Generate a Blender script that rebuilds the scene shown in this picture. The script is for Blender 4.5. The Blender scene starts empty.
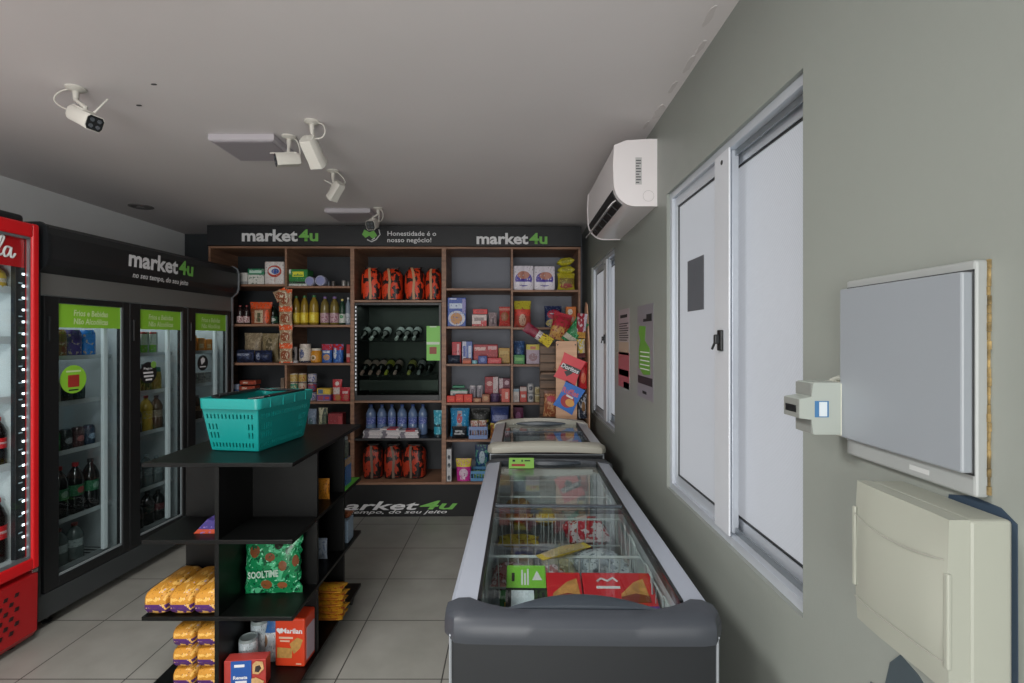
import bpy, bmesh, math, random
from mathutils import Vector, Matrix
PI = math.pi
SC = bpy.context.scene
COL = SC.collection
# ------------------------------------------------------------------ camera, world, light
cam_d = bpy.data.cameras.new('camera')
cam_d.sensor_width = 36
cam_d.lens = 500 / 1024 * 36
cam_d.shift_y = -3.5 / 1024
cam_d.clip_start = 0.02
cam = bpy.data.objects.new('camera', cam_d)
COL.objects.link(cam)
cam.location = (0, 0, 1.6)
cam.rotation_euler = (PI / 2, 0, 0)
SC.camera = cam
SC.view_settings.view_transform = 'Standard'
SC.view_settings.look = 'None'
SC.view_settings.gamma = 1
SC.view_settings.use_curve_mapping = False
SC.view_settings.exposure = -0.2
w = bpy.data.worlds.new('daylight')
SC.world = w
w.use_nodes = True
w.node_tree.nodes['Background'].inputs[0].default_value = (0.62, 0.70, 0.80, 1)
w.node_tree.nodes['Background'].inputs[1].default_value = 0.5


def area(name, loc, rot, sx, sy, power, col):
    l = bpy.data.lights.new(name, 'AREA')
    l.shape = 'RECTANGLE'
    l.size, l.size_y, l.energy, l.color = sx, sy, power, col
    o = bpy.data.objects.new(name, l)
    COL.objects.link(o)
    o.location = loc
    o.rotation_euler = rot
    return o


area('rear_daylight_fill', (-0.37, -2.96, 1.22), (PI / 2, 0, 0), 1.95, 2.3, 150, (1.0, 0.985, 0.96))  # area light added behind the camera for daylight from an unseen, assumed opening
PANE = 0.29          # how bright the frosted, daylit panes are


# ------------------------------------------------------------------ materials
def lin(h):
    h = h.lstrip('#')
    r = [int(h[i:i + 2], 16) / 255 for i in (0, 2, 4)]
    return tuple(c / 12.92 if c <= 0.04045 else ((c + 0.055) / 1.055) ** 2.4 for c in r) + (1,)


_m = {}


def mat(hexc, rough=0.5, metal=0.0, spec=0.5, noise=0.0, nscale=6, bump=0.0, bscale=200, emit=0.0, alpha=1.0):
    key = ('m', hexc, rough, metal, spec, noise, nscale, bump, bscale, emit, alpha)
    if key in _m:
        return _m[key]
    m = bpy.data.materials.new('paint_' + hexc)
    m.use_nodes = True
    nt = m.node_tree
    b = nt.nodes['Principled BSDF']
    c = lin(hexc)
    b.inputs['Base Color'].default_value = c
    b.inputs['Roughness'].default_value = rough
    b.inputs['Metallic'].default_value = metal
    b.inputs['Specular IOR Level'].default_value = spec
    b.inputs['Alpha'].default_value = alpha
    if emit:
        b.inputs['Emission Color'].default_value = c
        b.inputs['Emission Strength'].default_value = emit
    if noise or bump:
        tc = nt.nodes.new('ShaderNodeTexCoord')
    if noise:
        n = nt.nodes.new('ShaderNodeTexNoise')
        n.inputs['Scale'].default_value = nscale
        n.inputs['Detail'].default_value = 5
        nt.links.new(tc.outputs['Object'], n.inputs['Vector'])
        r = nt.nodes.new('ShaderNodeValToRGB')
        r.color_ramp.elements[0].position = 0.3
        r.color_ramp.elements[1].position = 0.7
        r.color_ramp.elements[0].color = tuple(x * (1 - noise) for x in c[:3]) + (1,)
        r.color_ramp.elements[1].color = tuple(min(1, x * (1 + noise)) for x in c[:3]) + (1,)
        nt.links.new(n.outputs['Fac'], r.inputs['Fac'])
        nt.links.new(r.outputs['Color'], b.inputs['Base Color'])
    if bump:
        n = nt.nodes.new('ShaderNodeTexNoise')
        n.inputs['Scale'].default_value = bscale
        nt.links.new(tc.outputs['Object'], n.inputs['Vector'])
        bp = nt.nodes.new('ShaderNodeBump')
        bp.inputs['Strength'].default_value = bump
        bp.inputs['Distance'].default_value = 0.002
        nt.links.new(n.outputs['Fac'], bp.inputs['Height'])
        nt.links.new(bp.outputs['Normal'], b.inputs['Normal'])
    _m[key] = m
    return m


def P(base, *layers, rough=0.4):
    """printed packaging: layers over a base colour, placed on the package's own generated 0..1 coordinates"""
    c = [int(base[i:i + 2], 16) for i in (1, 3, 5)]
    if not any(l[0] == 'n' for l in layers):
        layers = layers + (('n', '#%02x%02x%02x' % tuple(int(v * .6 + 190 * .4) for v in c), 12, .62),)
    layers = layers + (('n', '#%02x%02x%02x' % tuple(int(v * .62) for v in c), 17, .635),)
    key = ('p', base, layers, rough)
    if key in _m:
        return _m[key]
    m = bpy.data.materials.new('printed_pack')
    m.use_nodes = True
    nt = m.node_tree
    N, L = nt.nodes, nt.links
    b = N['Principled BSDF']
    b.inputs['Roughness'].default_value = rough
    b.inputs['Specular IOR Level'].default_value = 0.3
    tc = N.new('ShaderNodeTexCoord')
    sp = N.new('ShaderNodeSeparateXYZ')
    L.new(tc.outputs['Generated'], sp.inputs[0])

    def math_(op, a, v, c=None):
        n = N.new('ShaderNodeMath')
        n.operation = op
        for i, s in enumerate((a, v)):
            if s is None:
                continue
            if isinstance(s, (int, float)):
                n.inputs[i].default_value = s
            else:
                L.new(s, n.inputs[i])
        return n.outputs[0]
    rgb = N.new('ShaderNodeRGB')
    rgb.outputs[0].default_value = lin(base)
    cur = rgb.outputs[0]
    for ly in layers:
        k = ly[0]
        if k == 'b':
            f = math_('MULTIPLY', math_('GREATER_THAN', sp.outputs[2], ly[1]), math_('LESS_THAN', sp.outputs[2], ly[2]))
            c = ly[3]
        elif k == 's':
            f1 = math_('MULTIPLY', math_('GREATER_THAN', sp.outputs[2], ly[3]), math_('LESS_THAN', sp.outputs[2], ly[4]))
            f2 = math_('MULTIPLY', math_('GREATER_THAN', sp.outputs[0], ly[1]), math_('LESS_THAN', sp.outputs[0], ly[2]))
            f = math_('MULTIPLY', f1, f2)
            c = ly[5]
        elif k == 'o':
            dx = math_('DIVIDE', math_('SUBTRACT', sp.outputs[0], ly[1]), ly[3])
            dz = math_('DIVIDE', math_('SUBTRACT', sp.outputs[2], ly[2]), ly[4])
            f = math_('LESS_THAN', math_('ADD', math_('MULTIPLY', dx, dx), math_('MULTIPLY', dz, dz)), 1.0)
            c = ly[5]
        else:
            n = N.new('ShaderNodeTexNoise')
            n.inputs['Scale'].default_value = ly[2]
            n.inputs['Detail'].default_value = 2
            L.new(tc.outputs['Generated'], n.inputs['Vector'])
            f = math_('GREATER_THAN', n.outputs['Fac'], ly[3])
            c = ly[1]
        mx = N.new('ShaderNodeMix')
        mx.data_type = 'RGBA'
        L.new(f, mx.inputs[0])
        L.new(cur, mx.inputs[6])
        mx.inputs[7].default_value = lin(c)
        cur = mx.outputs[2]
    L.new(cur, b.inputs['Base Color'])
    _m[key] = m
    return m


def glass_mat(tint='#ffffff', refl=0.12, name='clear_glass', rough=0.0):
    m = bpy.data.materials.new(name)
    m.use_nodes = True
    nt = m.node_tree
    nt.nodes.clear()
    out = nt.nodes.new('ShaderNodeOutputMaterial')
    t = nt.nodes.new('ShaderNodeBsdfTransparent')
    t.inputs[0].default_value = lin(tint)
    g = nt.nodes.new('ShaderNodeBsdfGlossy')
    g.inputs['Roughness'].default_value = rough
    lw = nt.nodes.new('ShaderNodeLayerWeight')
    lw.inputs['Blend'].default_value = 0.5
    pw = nt.nodes.new('ShaderNodeMath')
    pw.operation = 'POWER'
    pw.inputs[1].default_value = 5
    nt.links.new(lw.outputs['Facing'], pw.inputs[0])
    mp = nt.nodes.new('ShaderNodeMath')
    mp.operation = 'MULTIPLY_ADD'
    mp.use_clamp = True
    mp.inputs[1].default_value = 0.8
    mp.inputs[2].default_value = refl
    nt.links.new(pw.outputs[0], mp.inputs[0])
    mx = nt.nodes.new('ShaderNodeMixShader')
    nt.links.new(mp.outputs[0], mx.inputs[0])
    nt.links.new(t.outputs[0], mx.inputs[1])
    nt.links.new(g.outputs[0], mx.inputs[2])
    nt.links.new(mx.outputs[0], out.inputs[0])
    return m


GLASS = glass_mat('#f8fafa', 0.025)
DGLASS = glass_mat('#e6eaea', 0.025, 'cooler_glass')
WGLASS = glass_mat('#dbe3de', 0.0, 'smoked_glass')
FGLASS = glass_mat('#f6f9f8', 0.05, 'lid_glass')


def wood_mat(c1, c2, name, scale=3.0):
    m = bpy.data.materials.new(name)
    m.use_nodes = True
    nt = m.node_tree
    b = nt.nodes['Principled BSDF']
    b.inputs['Roughness'].default_value = 0.5
    tc = nt.nodes.new('ShaderNodeTexCoord')
    mp = nt.nodes.new('ShaderNodeMapping')
    mp.inputs['Scale'].default_value = (1, 1, 12)
    n = nt.nodes.new('ShaderNodeTexNoise')
    n.inputs['Scale'].default_value = scale
    n.inputs['Detail'].default_value = 6
    r = nt.nodes.new('ShaderNodeValToRGB')
    r.color_ramp.elements[0].position = 0.3
    r.color_ramp.elements[1].position = 0.72
    r.color_ramp.elements[0].color = lin(c1)
    r.color_ramp.elements[1].color = lin(c2)
    nt.links.new(tc.outputs['Object'], mp.inputs[0])
    nt.links.new(mp.outputs[0], n.inputs['Vector'])
    nt.links.new(n.outputs['Fac'], r.inputs['Fac'])
    nt.links.new(r.outputs['Color'], b.inputs['Base Color'])
    return m


WOOD = wood_mat('#6e503f', '#9c755c', 'walnut_board')
BEIGE = wood_mat('#b98f70', '#d2a888', 'beige_board')
SLAT = wood_mat('#4a3627', '#72553d', 'brown_slats')


# ------------------------------------------------------------------ mesh builder
class B:
    def __init__(s, M=None):
        s.bm = bmesh.new()
        s.M = M or Matrix.Identity(4)

    def v(s, *p):
        return s.bm.verts.new(s.M @ Vector(p))

    def box(s, x0, x1, y0, y1, z0, z1, bev=0.0, seg=2):
        vs = [s.v(x, y, z) for x in (x0, x1) for y in (y0, y1) for z in (z0, z1)]
        fs = [s.bm.faces.new([vs[i] for i in f]) for f in
              ((0, 1, 3, 2), (4, 6, 7, 5), (0, 4, 5, 1), (2, 3, 7, 6), (0, 2, 6, 4), (1, 5, 7, 3))]
        if bev:
            es = list({e for f in fs for e in f.edges})
            bmesh.ops.bevel(s.bm, geom=es, offset=bev, segments=seg, affect='EDGES', profile=0.5)
        return s

    def loft(s, rings, close=True, cap=True):
        vr = [[s.v(*p) for p in r] for r in rings]
        n = len(vr[0])
        for a, b in zip(vr, vr[1:]):
            for i in range(n if close else n - 1):
                j = (i + 1) % n
                s.bm.faces.new((a[i], a[j], b[j], b[i]))
        if cap and close:
            s.bm.faces.new(vr[0][::-1])
            s.bm.faces.new(vr[-1])
        return s

    def lathe(s, prof, c=(0, 0, 0), n=18):
        return s.loft([[(c[0] + r * math.cos(2 * PI * i / n), c[1] + r * math.sin(2 * PI * i / n), c[2] + z)
                        for i in range(n)] for r, z in prof])

    def tube(s, pts, r, n=8):
        pts = [Vector(p) for p in pts]
        rings = []
        up = None
        for i, p in enumerate(pts):
            d = (pts[min(i + 1, len(pts) - 1)] - pts[max(i - 1, 0)]).normalized()
            if up is None:
                up = Vector((0, 0, 1)) if abs(d.z) < 0.9 else Vector((1, 0, 0))
            a = d.cross(up).normalized()
            up = a.cross(d).normalized()
            rr = r[i] if isinstance(r, (list, tuple)) else r
            rings.append([tuple(p + a * (rr * math.cos(2 * PI * k / n)) + up * (rr * math.sin(2 * PI * k / n))) for k in range(n)])
        return s.loft(rings)

    def prism(s, poly, axis, a, b):
        """poly in the two other axes (in x,y,z order), extruded from a to b along axis"""
        def mk(p, t):
            return {'x': (t, p[0], p[1]), 'y': (p[0], t, p[1]), 'z': (p[0], p[1], t)}[axis]
        return s.loft([[mk(p, a) for p in poly], [mk(p, b) for p in poly]])

    def sack(s, prof, n=24, ex=2.6, rng=None, wr=0.0, c=(0, 0, 0)):
        """stacked superellipse rings: prof = (z, half width, half depth)"""
        rings = []
        for z, a, d in prof:
            ring = []
            for i in range(n):
                t = 2 * PI * i / n
                ct, st = math.cos(t), math.sin(t)
                x = a * math.copysign(abs(ct) ** (2 / ex), ct)
                y = d * math.copysign(abs(st) ** (2 / ex), st)
                k = rng.uniform(-wr, wr) if rng else 0
                ring.append((c[0] + x * (1 + k * 0.4), c[1] + y * (1 + k), c[2] + z + (rng.uniform(-wr, wr) * a * 0.15 if rng else 0)))
            rings.append(ring)
        return s.loft(rings)

    def out(s, name, m, parent=None, smooth=False, loc=None):
        bmesh.ops.recalc_face_normals(s.bm, faces=s.bm.faces)
        me = bpy.data.meshes.new(name)
        s.bm.to_mesh(me)
        s.bm.free()
        if smooth:
            for p in me.polygons:
                p.use_smooth = True
            me.set_sharp_from_angle(angle=math.radians(40))
        me.materials.append(m)
        o = bpy.data.objects.new(name, me)
        COL.objects.link(o)
        if parent:
            o.parent = parent
        if loc:
            o.location = loc
        return o


def tag(o, label, cat, group=None, kind=None):
    o['label'] = label
    o['category'] = cat
    if group:
        o['group'] = group
    if kind:
        o['kind'] = kind
    return o


def thing(name, label, cat, loc=(0, 0, 0), rz=0.0, group=None):
    o = bpy.data.objects.new(name, None)
    o.empty_display_size = 0.05
    COL.objects.link(o)
    o.location = loc
    o.rotation_euler = (0, 0, rz)
    return tag(o, label, cat, group)


def struct(o):
    o['kind'] = 'structure'
    return o


def copy_tree(o, parent=None):
    c = o.copy()
    COL.objects.link(c)
    c.parent = parent
    for ch in [x for x in o.children]:
        copy_tree(ch, c)
    return c


FACE = {'-y': (PI / 2, 0, 0), '+x': (PI / 2, 0, PI / 2), '-x': (PI / 2, 0, -PI / 2), '+z': (0, 0, 0)}


def text(body, m, parent, loc, face='-y', height=None, width=None, bold=0.0, shear=0.0, name='lettering', ex=0.0006, align='CENTER', extra=None, mirror=False):
    """letters as thin real geometry; width/height are the size of the whole string"""
    cu = bpy.data.curves.new('letters', 'FONT')
    cu.body = body
    cu.size = 1
    cu.shear = shear
    cu.offset = bold
    cu.resolution_u = 2
    tmp = bpy.data.objects.new('letters', cu)
    me = bpy.data.meshes.new_from_object(tmp)
    bpy.data.objects.remove(tmp)
    bpy.data.curves.remove(cu)
    xs = [v.co.x for v in me.vertices]
    ys = [v.co.y for v in me.vertices]
    w0, h0 = max(xs) - min(xs), max(ys) - min(ys)
    sx = (width / w0) if width else height / h0
    sy = (height / h0) if height else sx
    if not width:
        sx = sy
    ox = {'CENTER': (max(xs) + min(xs)) / 2, 'LEFT': min(xs), 'RIGHT': max(xs)}[align]
    oy = (max(ys) + min(ys)) / 2
    R = Matrix.Translation(loc) @ Matrix.Rotation(FACE[face][2], 4, 'Z') @ Matrix.Rotation(FACE[face][0], 4, 'X')
    if extra:
        R = R @ extra
    bm = bmesh.new()
    bm.from_mesh(me)
    bpy.data.meshes.remove(me)
    for v in bm.verts:
        v.co = R @ Vector(((v.co.x - ox) * sx * (-1 if mirror else 1), (v.co.y - oy) * sy, ex))
    me = bpy.data.meshes.new(name)
    bm.to_mesh(me)
    bm.free()
    me.materials.append(m)
    o = bpy.data.objects.new(name, me)
    COL.objects.link(o)
    o.parent = parent
    return o


def logo(parent, loc, face, width, tagline=False, shear=0.0, hscale=1.0):
    """market4u word mark: white 'market' and green '4u' """
    ax = {'-y': Vector((1, 0, 0)), '+x': Vector((0, 1, 0)), '-x': Vector((0, -1, 0))}[face]
    l = Vector(loc)
    hh = width * 0.165 * hscale
    text('market', WHITE_INK, parent, l - ax * (width * 0.135), face, width=width * 0.73, height=hh * 0.98, bold=0.03, shear=shear)
    text('4u', GREEN_INK, parent, l + ax * (width * 0.3725) + Vector((0, 0, hh * 0.02)), face, width=width * 0.255, height=hh * .96, bold=0.03, shear=shear)
    if tagline:
        text('no seu tempo, do seu jeito', WHITE_INK, parent, l - Vector((0, 0, hh * 0.98)) - ax * width * 0.02, face,
             width=width * 0.85, height=hh * 0.42, bold=0.012, shear=0.25)


WHITE_INK = mat('#d8d8da', 0.6)
GREEN_INK = mat('#72b352', 0.6)
BLACK_INK = mat('#1b1c1f', 0.6)
BLACK = mat('#17191b', 0.42)
LIME = mat('#79a84c', 0.5)
DKGREY = mat('#2a2d31', 0.45)
WHITE = mat('#dcdcda', 0.45)
ALU = mat('#c4cad2', 0.38, 0.35)
STEEL = mat('#9aa0a4', 0.35, 0.8)
CHROME = mat('#d5d8da', 0.2, 1.0)
# ------------------------------------------------------------------ the room
XW, XL, YB, YF, HC = 0.70, -3.27, 5.0, -3.0, 2.64


def floor_mat():
    m = bpy.data.materials.new('floor_tiles')
    m.use_nodes = True
    nt = m.node_tree
    N, L = nt.nodes, nt.links
    b = N['Principled BSDF']
    tc = N.new('ShaderNodeTexCoord')
    sp = N.new('ShaderNodeSeparateXYZ')
    L.new(tc.outputs['Object'], sp.inputs[0])

    def mth(op, a, v):
        n = N.new('ShaderNodeMath')
        n.operation = op
        for i, q in enumerate((a, v)):
            if isinstance(q, (int, float)):
                n.inputs[i].default_value = q
            else:
                L.new(q, n.inputs[i])
        return n.outputs[0]
    fs, cs = [], []
    for ax, o, T in ((0, -0.329, 0.4945), (1, 2.345, 0.488)):
        u = mth('DIVIDE', mth('SUBTRACT', sp.outputs[ax], o), T)
        cs.append(mth('FLOOR', mth('ADD', u, 0.5), 0))
        fr = mth('FRACT', mth('ADD', u, 50.5), 0)
        fs.append(mth('LESS_THAN', mth('ABSOLUTE', mth('SUBTRACT', fr, 0.5), 0), 0.0062))
    grout = mth('MAXIMUM', fs[0], fs[1])
    n = N.new('ShaderNodeTexNoise')
    n.inputs['Scale'].default_value = 5
    n.inputs['Detail'].default_value = 6
    L.new(tc.outputs['Object'], n.inputs['Vector'])
    r = N.new('ShaderNodeValToRGB')
    r.color_ramp.elements[0].position = 0.3
    r.color_ramp.elements[1].position = 0.75
    r.color_ramp.elements[0].color = lin('#8f8f88')
    r.color_ramp.elements[1].color = lin('#9f9e98')
    L.new(n.outputs['Fac'], r.inputs['Fac'])
    mx = N.new('ShaderNodeMix')
    mx.data_type = 'RGBA'
    L.new(grout, mx.inputs[0])
    L.new(r.outputs['Color'], mx.inputs[6])
    mx.inputs[7].default_value = lin('#3c3a38')
    L.new(mx.outputs[2], b.inputs['Base Color'])
    b.inputs['Roughness'].default_value = 0.38
    return m


WALL_R = mat('#8b908a', 0.42, noise=0.03, nscale=2, bump=0.15, bscale=60)
WALL_L = mat('#eef0f1', 0.6, noise=0.03, nscale=2)
WALL_B = mat('#868a94', 0.7, noise=0.04, nscale=2)
CEIL = mat('#d9d4d4', 0.75, noise=0.03, nscale=1.2)
struct(B().box(XL, XW, YF, YB, -0.1, 0).out('floor', floor_mat()))
struct(B().box(XL - .15, XW + .15, YF, YB + .15, HC, HC + .1).out('ceiling', CEIL))
struct(B().box(XL - .15, XL, YF, YB + .15, -0.1, HC).out('wall_left', WALL_L))
struct(B().box(XL, XW, YB, YB + .15, -0.1, HC).out('wall_back', WALL_B))
W1 = (1.10, 2.262, 0.925, 2.25)
W2 = (3.41, 4.40, 0.945, 2.22)
b = B()
b.box(XW, XW + .15, YF, W1[0], -0.1, HC)
b.box(XW, XW + .15, W1[1], W2[0], -0.1, HC)
b.box(XW, XW + .15, W2[1], YB + .15, -0.1, HC)
for y0, y1, z0, z1 in (W1, W2):
    b.box(XW, XW + .15, y0, y1, -0.1, z0)
    b.box(XW, XW + .15, y0, y1, z1, HC)
b.box(XW, XW + .012, W1[0], 1.203, W1[2], W1[3])
struct(b.out('wall_right', WALL_R))
b = B()
b.box(XL - .15, -1.36, YF - .15, YF, -.1, HC)
b.box(.62, XW + .15, YF - .15, YF, -.1, HC)
b.box(-1.36, .62, YF - .15, YF, 2.38, HC)
struct(b.out('wall_front', WALL_L))


def pane_mat():
    m = bpy.data.materials.new('frosted_pane')
    m.use_nodes = True
    nt = m.node_tree
    b = nt.nodes['Principled BSDF']
    b.inputs['Base Color'].default_value = lin('#8e949c')
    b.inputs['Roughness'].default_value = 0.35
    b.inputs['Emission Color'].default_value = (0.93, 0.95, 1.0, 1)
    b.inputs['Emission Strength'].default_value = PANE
    tc = nt.nodes.new('ShaderNodeTexCoord')
    mp = nt.nodes.new('ShaderNodeMapping')
    mp.inputs['Rotation'].default_value = (0.6, 0, 0)
    wv = nt.nodes.new('ShaderNodeTexWave')
    wv.bands_direction = 'Y'
    wv.inputs['Scale'].default_value = 45
    wv.inputs['Distortion'].default_value = 0.6
    bp = nt.nodes.new('ShaderNodeBump')
    bp.inputs['Strength'].default_value = 0.25
    bp.inputs['Distance'].default_value = 0.004
    nt.links.new(tc.outputs['Object'], mp.inputs[0])
    nt.links.new(mp.outputs[0], wv.inputs['Vector'])
    nt.links.new(wv.outputs['Fac'], bp.inputs['Height'])
    nt.links.new(bp.outputs['Normal'], b.inputs['Normal'])
    return m


PANEM = pane_mat()


def window(n, dims, mull):
    y0, y1, z0, z1 = dims
    r = bpy.data.objects.new('window_%d' % n, None)
    COL.objects.link(r)
    struct(r)
    r.location = (XW, (y0 + y1) / 2, z0)
    cy = (y0 + y1) / 2
    hl, H = (y1 - y0) / 2, z1 - z0
    # outer frame with a thin flange on the wall face, two rails deep
    f = B()
    t = 0.028
    for d0, d1 in ((0.014, 0.10),):
        f.box(d0, d1, -hl, -hl + t, 0, H)
        f.box(d0, d1, hl - t, hl, 0, H)
        f.box(d0, d1, -hl + t, hl - t, 0, t)
        f.box(d0, d1, -hl + t, hl - t, H - t, H)
    f.out('window_frame', ALU, r)
    g = B()
    g.box(0.038, 0.044, -hl + t, hl - t, t, t + .02)
    g.box(0.038, 0.044, -hl + t, hl - t, H - t - .02, H - t)
    g.out('track', STEEL, r)
    m = mull - cy
    s = 0.032
    # near sash sits in the outer track, far sash in the inner
    for nm, a, bb, d in (('sash', -hl + t, m + .10, 0.060), ('sash', m - .035, hl - t, 0.028)):
        q = B()
        q.box(d, d + .022, a, a + s, t, H - t, 0.002)
        q.box(d, d + .022, bb - s, bb, t, H - t, 0.002)
        q.box(d, d + .022, a + s, bb - s, t, t + s * 1.3)
        q.box(d, d + .022, a + s, bb - s, H - t - s * 1.3, H - t)
        so = q.out(nm, ALU, r)
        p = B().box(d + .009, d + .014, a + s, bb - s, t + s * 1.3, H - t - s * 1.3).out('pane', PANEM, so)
        gk = B()
        e = .006
        gk.box(d + .004, d + .0085, a + s, a + s + e, t + s * 1.3, H - t - s * 1.3)
        gk.box(d + .004, d + .0085, bb - s - e, bb - s, t + s * 1.3, H - t - s * 1.3)
        gk.box(d + .004, d + .0085, a + s, bb - s, t + s * 1.3, t + s * 1.3 + e)
        gk.box(d + .004, d + .0085, a + s, bb - s, H - t - s * 1.3 - e, H - t - s * 1.3)
        gk.out('gasket', BLACK, so)
    st = B()
    st.box(0.006, 0.0125, m - .060, m + .056, t, H - t, .002)
    st.box(0.012, 0.0275, m - .02, m + .03, t, H - t)
    st.out('meeting_stile', mat('#d6dae0', 0.4, 0.2), r)
    k = B()
    zz = 1.592 - z0
    k.box(-0.004, 0.006, m - .02, m + .012, zz - .035, zz + .035, .003)
    k.box(-0.02, -0.002, m - .012, m + .004, zz - .012, zz + .02, .004)
    k.tube([(-.014, m - .004, zz), (-.02, m + .012, zz - .03)], .004)
    k.out('latch', BLACK, r)
    sc = B()
    sc.tube([(0.007, m - .006, H - .06), (0.0045, m - .006, H - .06)], .008, 12)
    sc.out('screw', BLACK, r)
    return r


win1 = window(1, W1, 1.688)
win2 = window(2, W2, 3.80)
struct(B().box(XL, -2.66, YB - .004, YB, 0, HC).out('trim_4', mat('#2e3337', .6)))
# sticker on the far pane of the big window (its code left out)
s_ = B().box(-0.0012, 0.0012, -0.088, 0.088, -0.105, 0.105, 0.001)
st = s_.out('sticker', mat('#5a5d63', 0.5))
st.location = (XW + 0.0355, 2.005, 1.815)
tag(st, 'plain dark grey rectangular sticker on the frosted pane of the near window', 'sticker')
# peeled paint along the ceiling edge and patches on the wall
rng = random.Random(4)
b = B()
for i in range(7):
    y = 1.42 + i * .17 + rng.uniform(-.03, .03)
    cx_ = XW - rng.uniform(.02, .07)
    ln, wd = rng.uniform(.04, .075), rng.uniform(.008, .018)
    pts = [(cx_ + wd * math.cos(2 * PI * k / 14) * rng.uniform(.6, 1.3), y + ln * math.sin(2 * PI * k / 14) * rng.uniform(.8, 1.2)) for k in range(14)]
    b.prism(pts, 'z', HC - .0012 - i * .0003, HC - .0001)
struct(b.out('trim_1', mat('#cdc8c7', 0.8)))
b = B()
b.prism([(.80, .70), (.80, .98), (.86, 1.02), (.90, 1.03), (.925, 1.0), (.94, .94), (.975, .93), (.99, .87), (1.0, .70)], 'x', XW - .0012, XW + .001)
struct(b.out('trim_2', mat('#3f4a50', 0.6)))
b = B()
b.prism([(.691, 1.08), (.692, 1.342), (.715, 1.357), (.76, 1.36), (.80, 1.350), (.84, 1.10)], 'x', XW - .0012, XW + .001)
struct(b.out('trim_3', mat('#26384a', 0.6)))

# ------------------------------------------------------------------ ceiling fittings


def ceiling_light(x0, x1, y0, y1, label):
    cx, cy = (x0 + x1) / 2, (y0 + y1) / 2
    t = thing('ceiling_light', label, 'ceiling light', (cx, cy, HC), 0, None)
    a, d = (x1 - x0) / 2, (y1 - y0) / 2
    B().loft([[(-a * k, -d * k, z), (a * k, -d * k, z), (a * k, d * k, z), (-a * k, d * k, z)]
              for k, z in ((.97, 0), (1, -.004), (1, -.03), (.96, -.036))]).out('housing', mat('#b9b4ba', .5), t)
    B().box(-a * .9, a * .9, -d * .9, d * .9, -.039, -.036, .001).out('diffuser', mat('#a5a0a6', .55), t)
    return t


ceiling_light(-1.545, -1.21, 2.54, 2.84, 'square white flat ceiling light nearer the camera, unlit')
ceiling_light(-1.50, -1.135, 4.0, 4.32, 'square white flat ceiling light nearer the shelving, unlit')
for lx, ly, pw, lab in ((-1.2, 1.08, 50, 'added square ceiling light out of view before the red fridge, lit as room fill'), (-1.5, -.75, 30, 'added square ceiling light out of view behind the viewer, lit as room fill')):  # lit ceiling lights added out of view as overhead fill
    t = ceiling_light(lx - .31, lx + .31, ly - .31, ly + .31, lab)
    lo_ = area('added_fill', (0, 0, -.042), (0, 0, 0), .56, .56, pw, (1.0, .985, .96))
    lo_.parent = t
t = thing('smoke_detector', 'small flat round grey fitting in the ceiling above the black cooler', 'ceiling fitting', (-2.93, 3.95, HC))
B().lathe([(.085, 0), (.085, -.006), (.07, -.010), (.066, -.004), (.03, -.004), (.03, -.014), (.001, -.014)], n=24).out('body', mat('#6b6868', .6), t)
for i, (x, y) in enumerate(((-1.466, 2.047), (-1.665, 2.232))):
    o = B().sack([(0, .011, .005), (-.003, .012, .0055), (-.004, .008, .003)], n=10).out('ceiling_clip', mat('#4a4848', .6), loc=(x, y, HC))
    tag(o, ('small dark plug in the ceiling nearest the camera', 'small dark plug in the ceiling behind the nearest plug')[i], 'ceiling plug')


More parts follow.
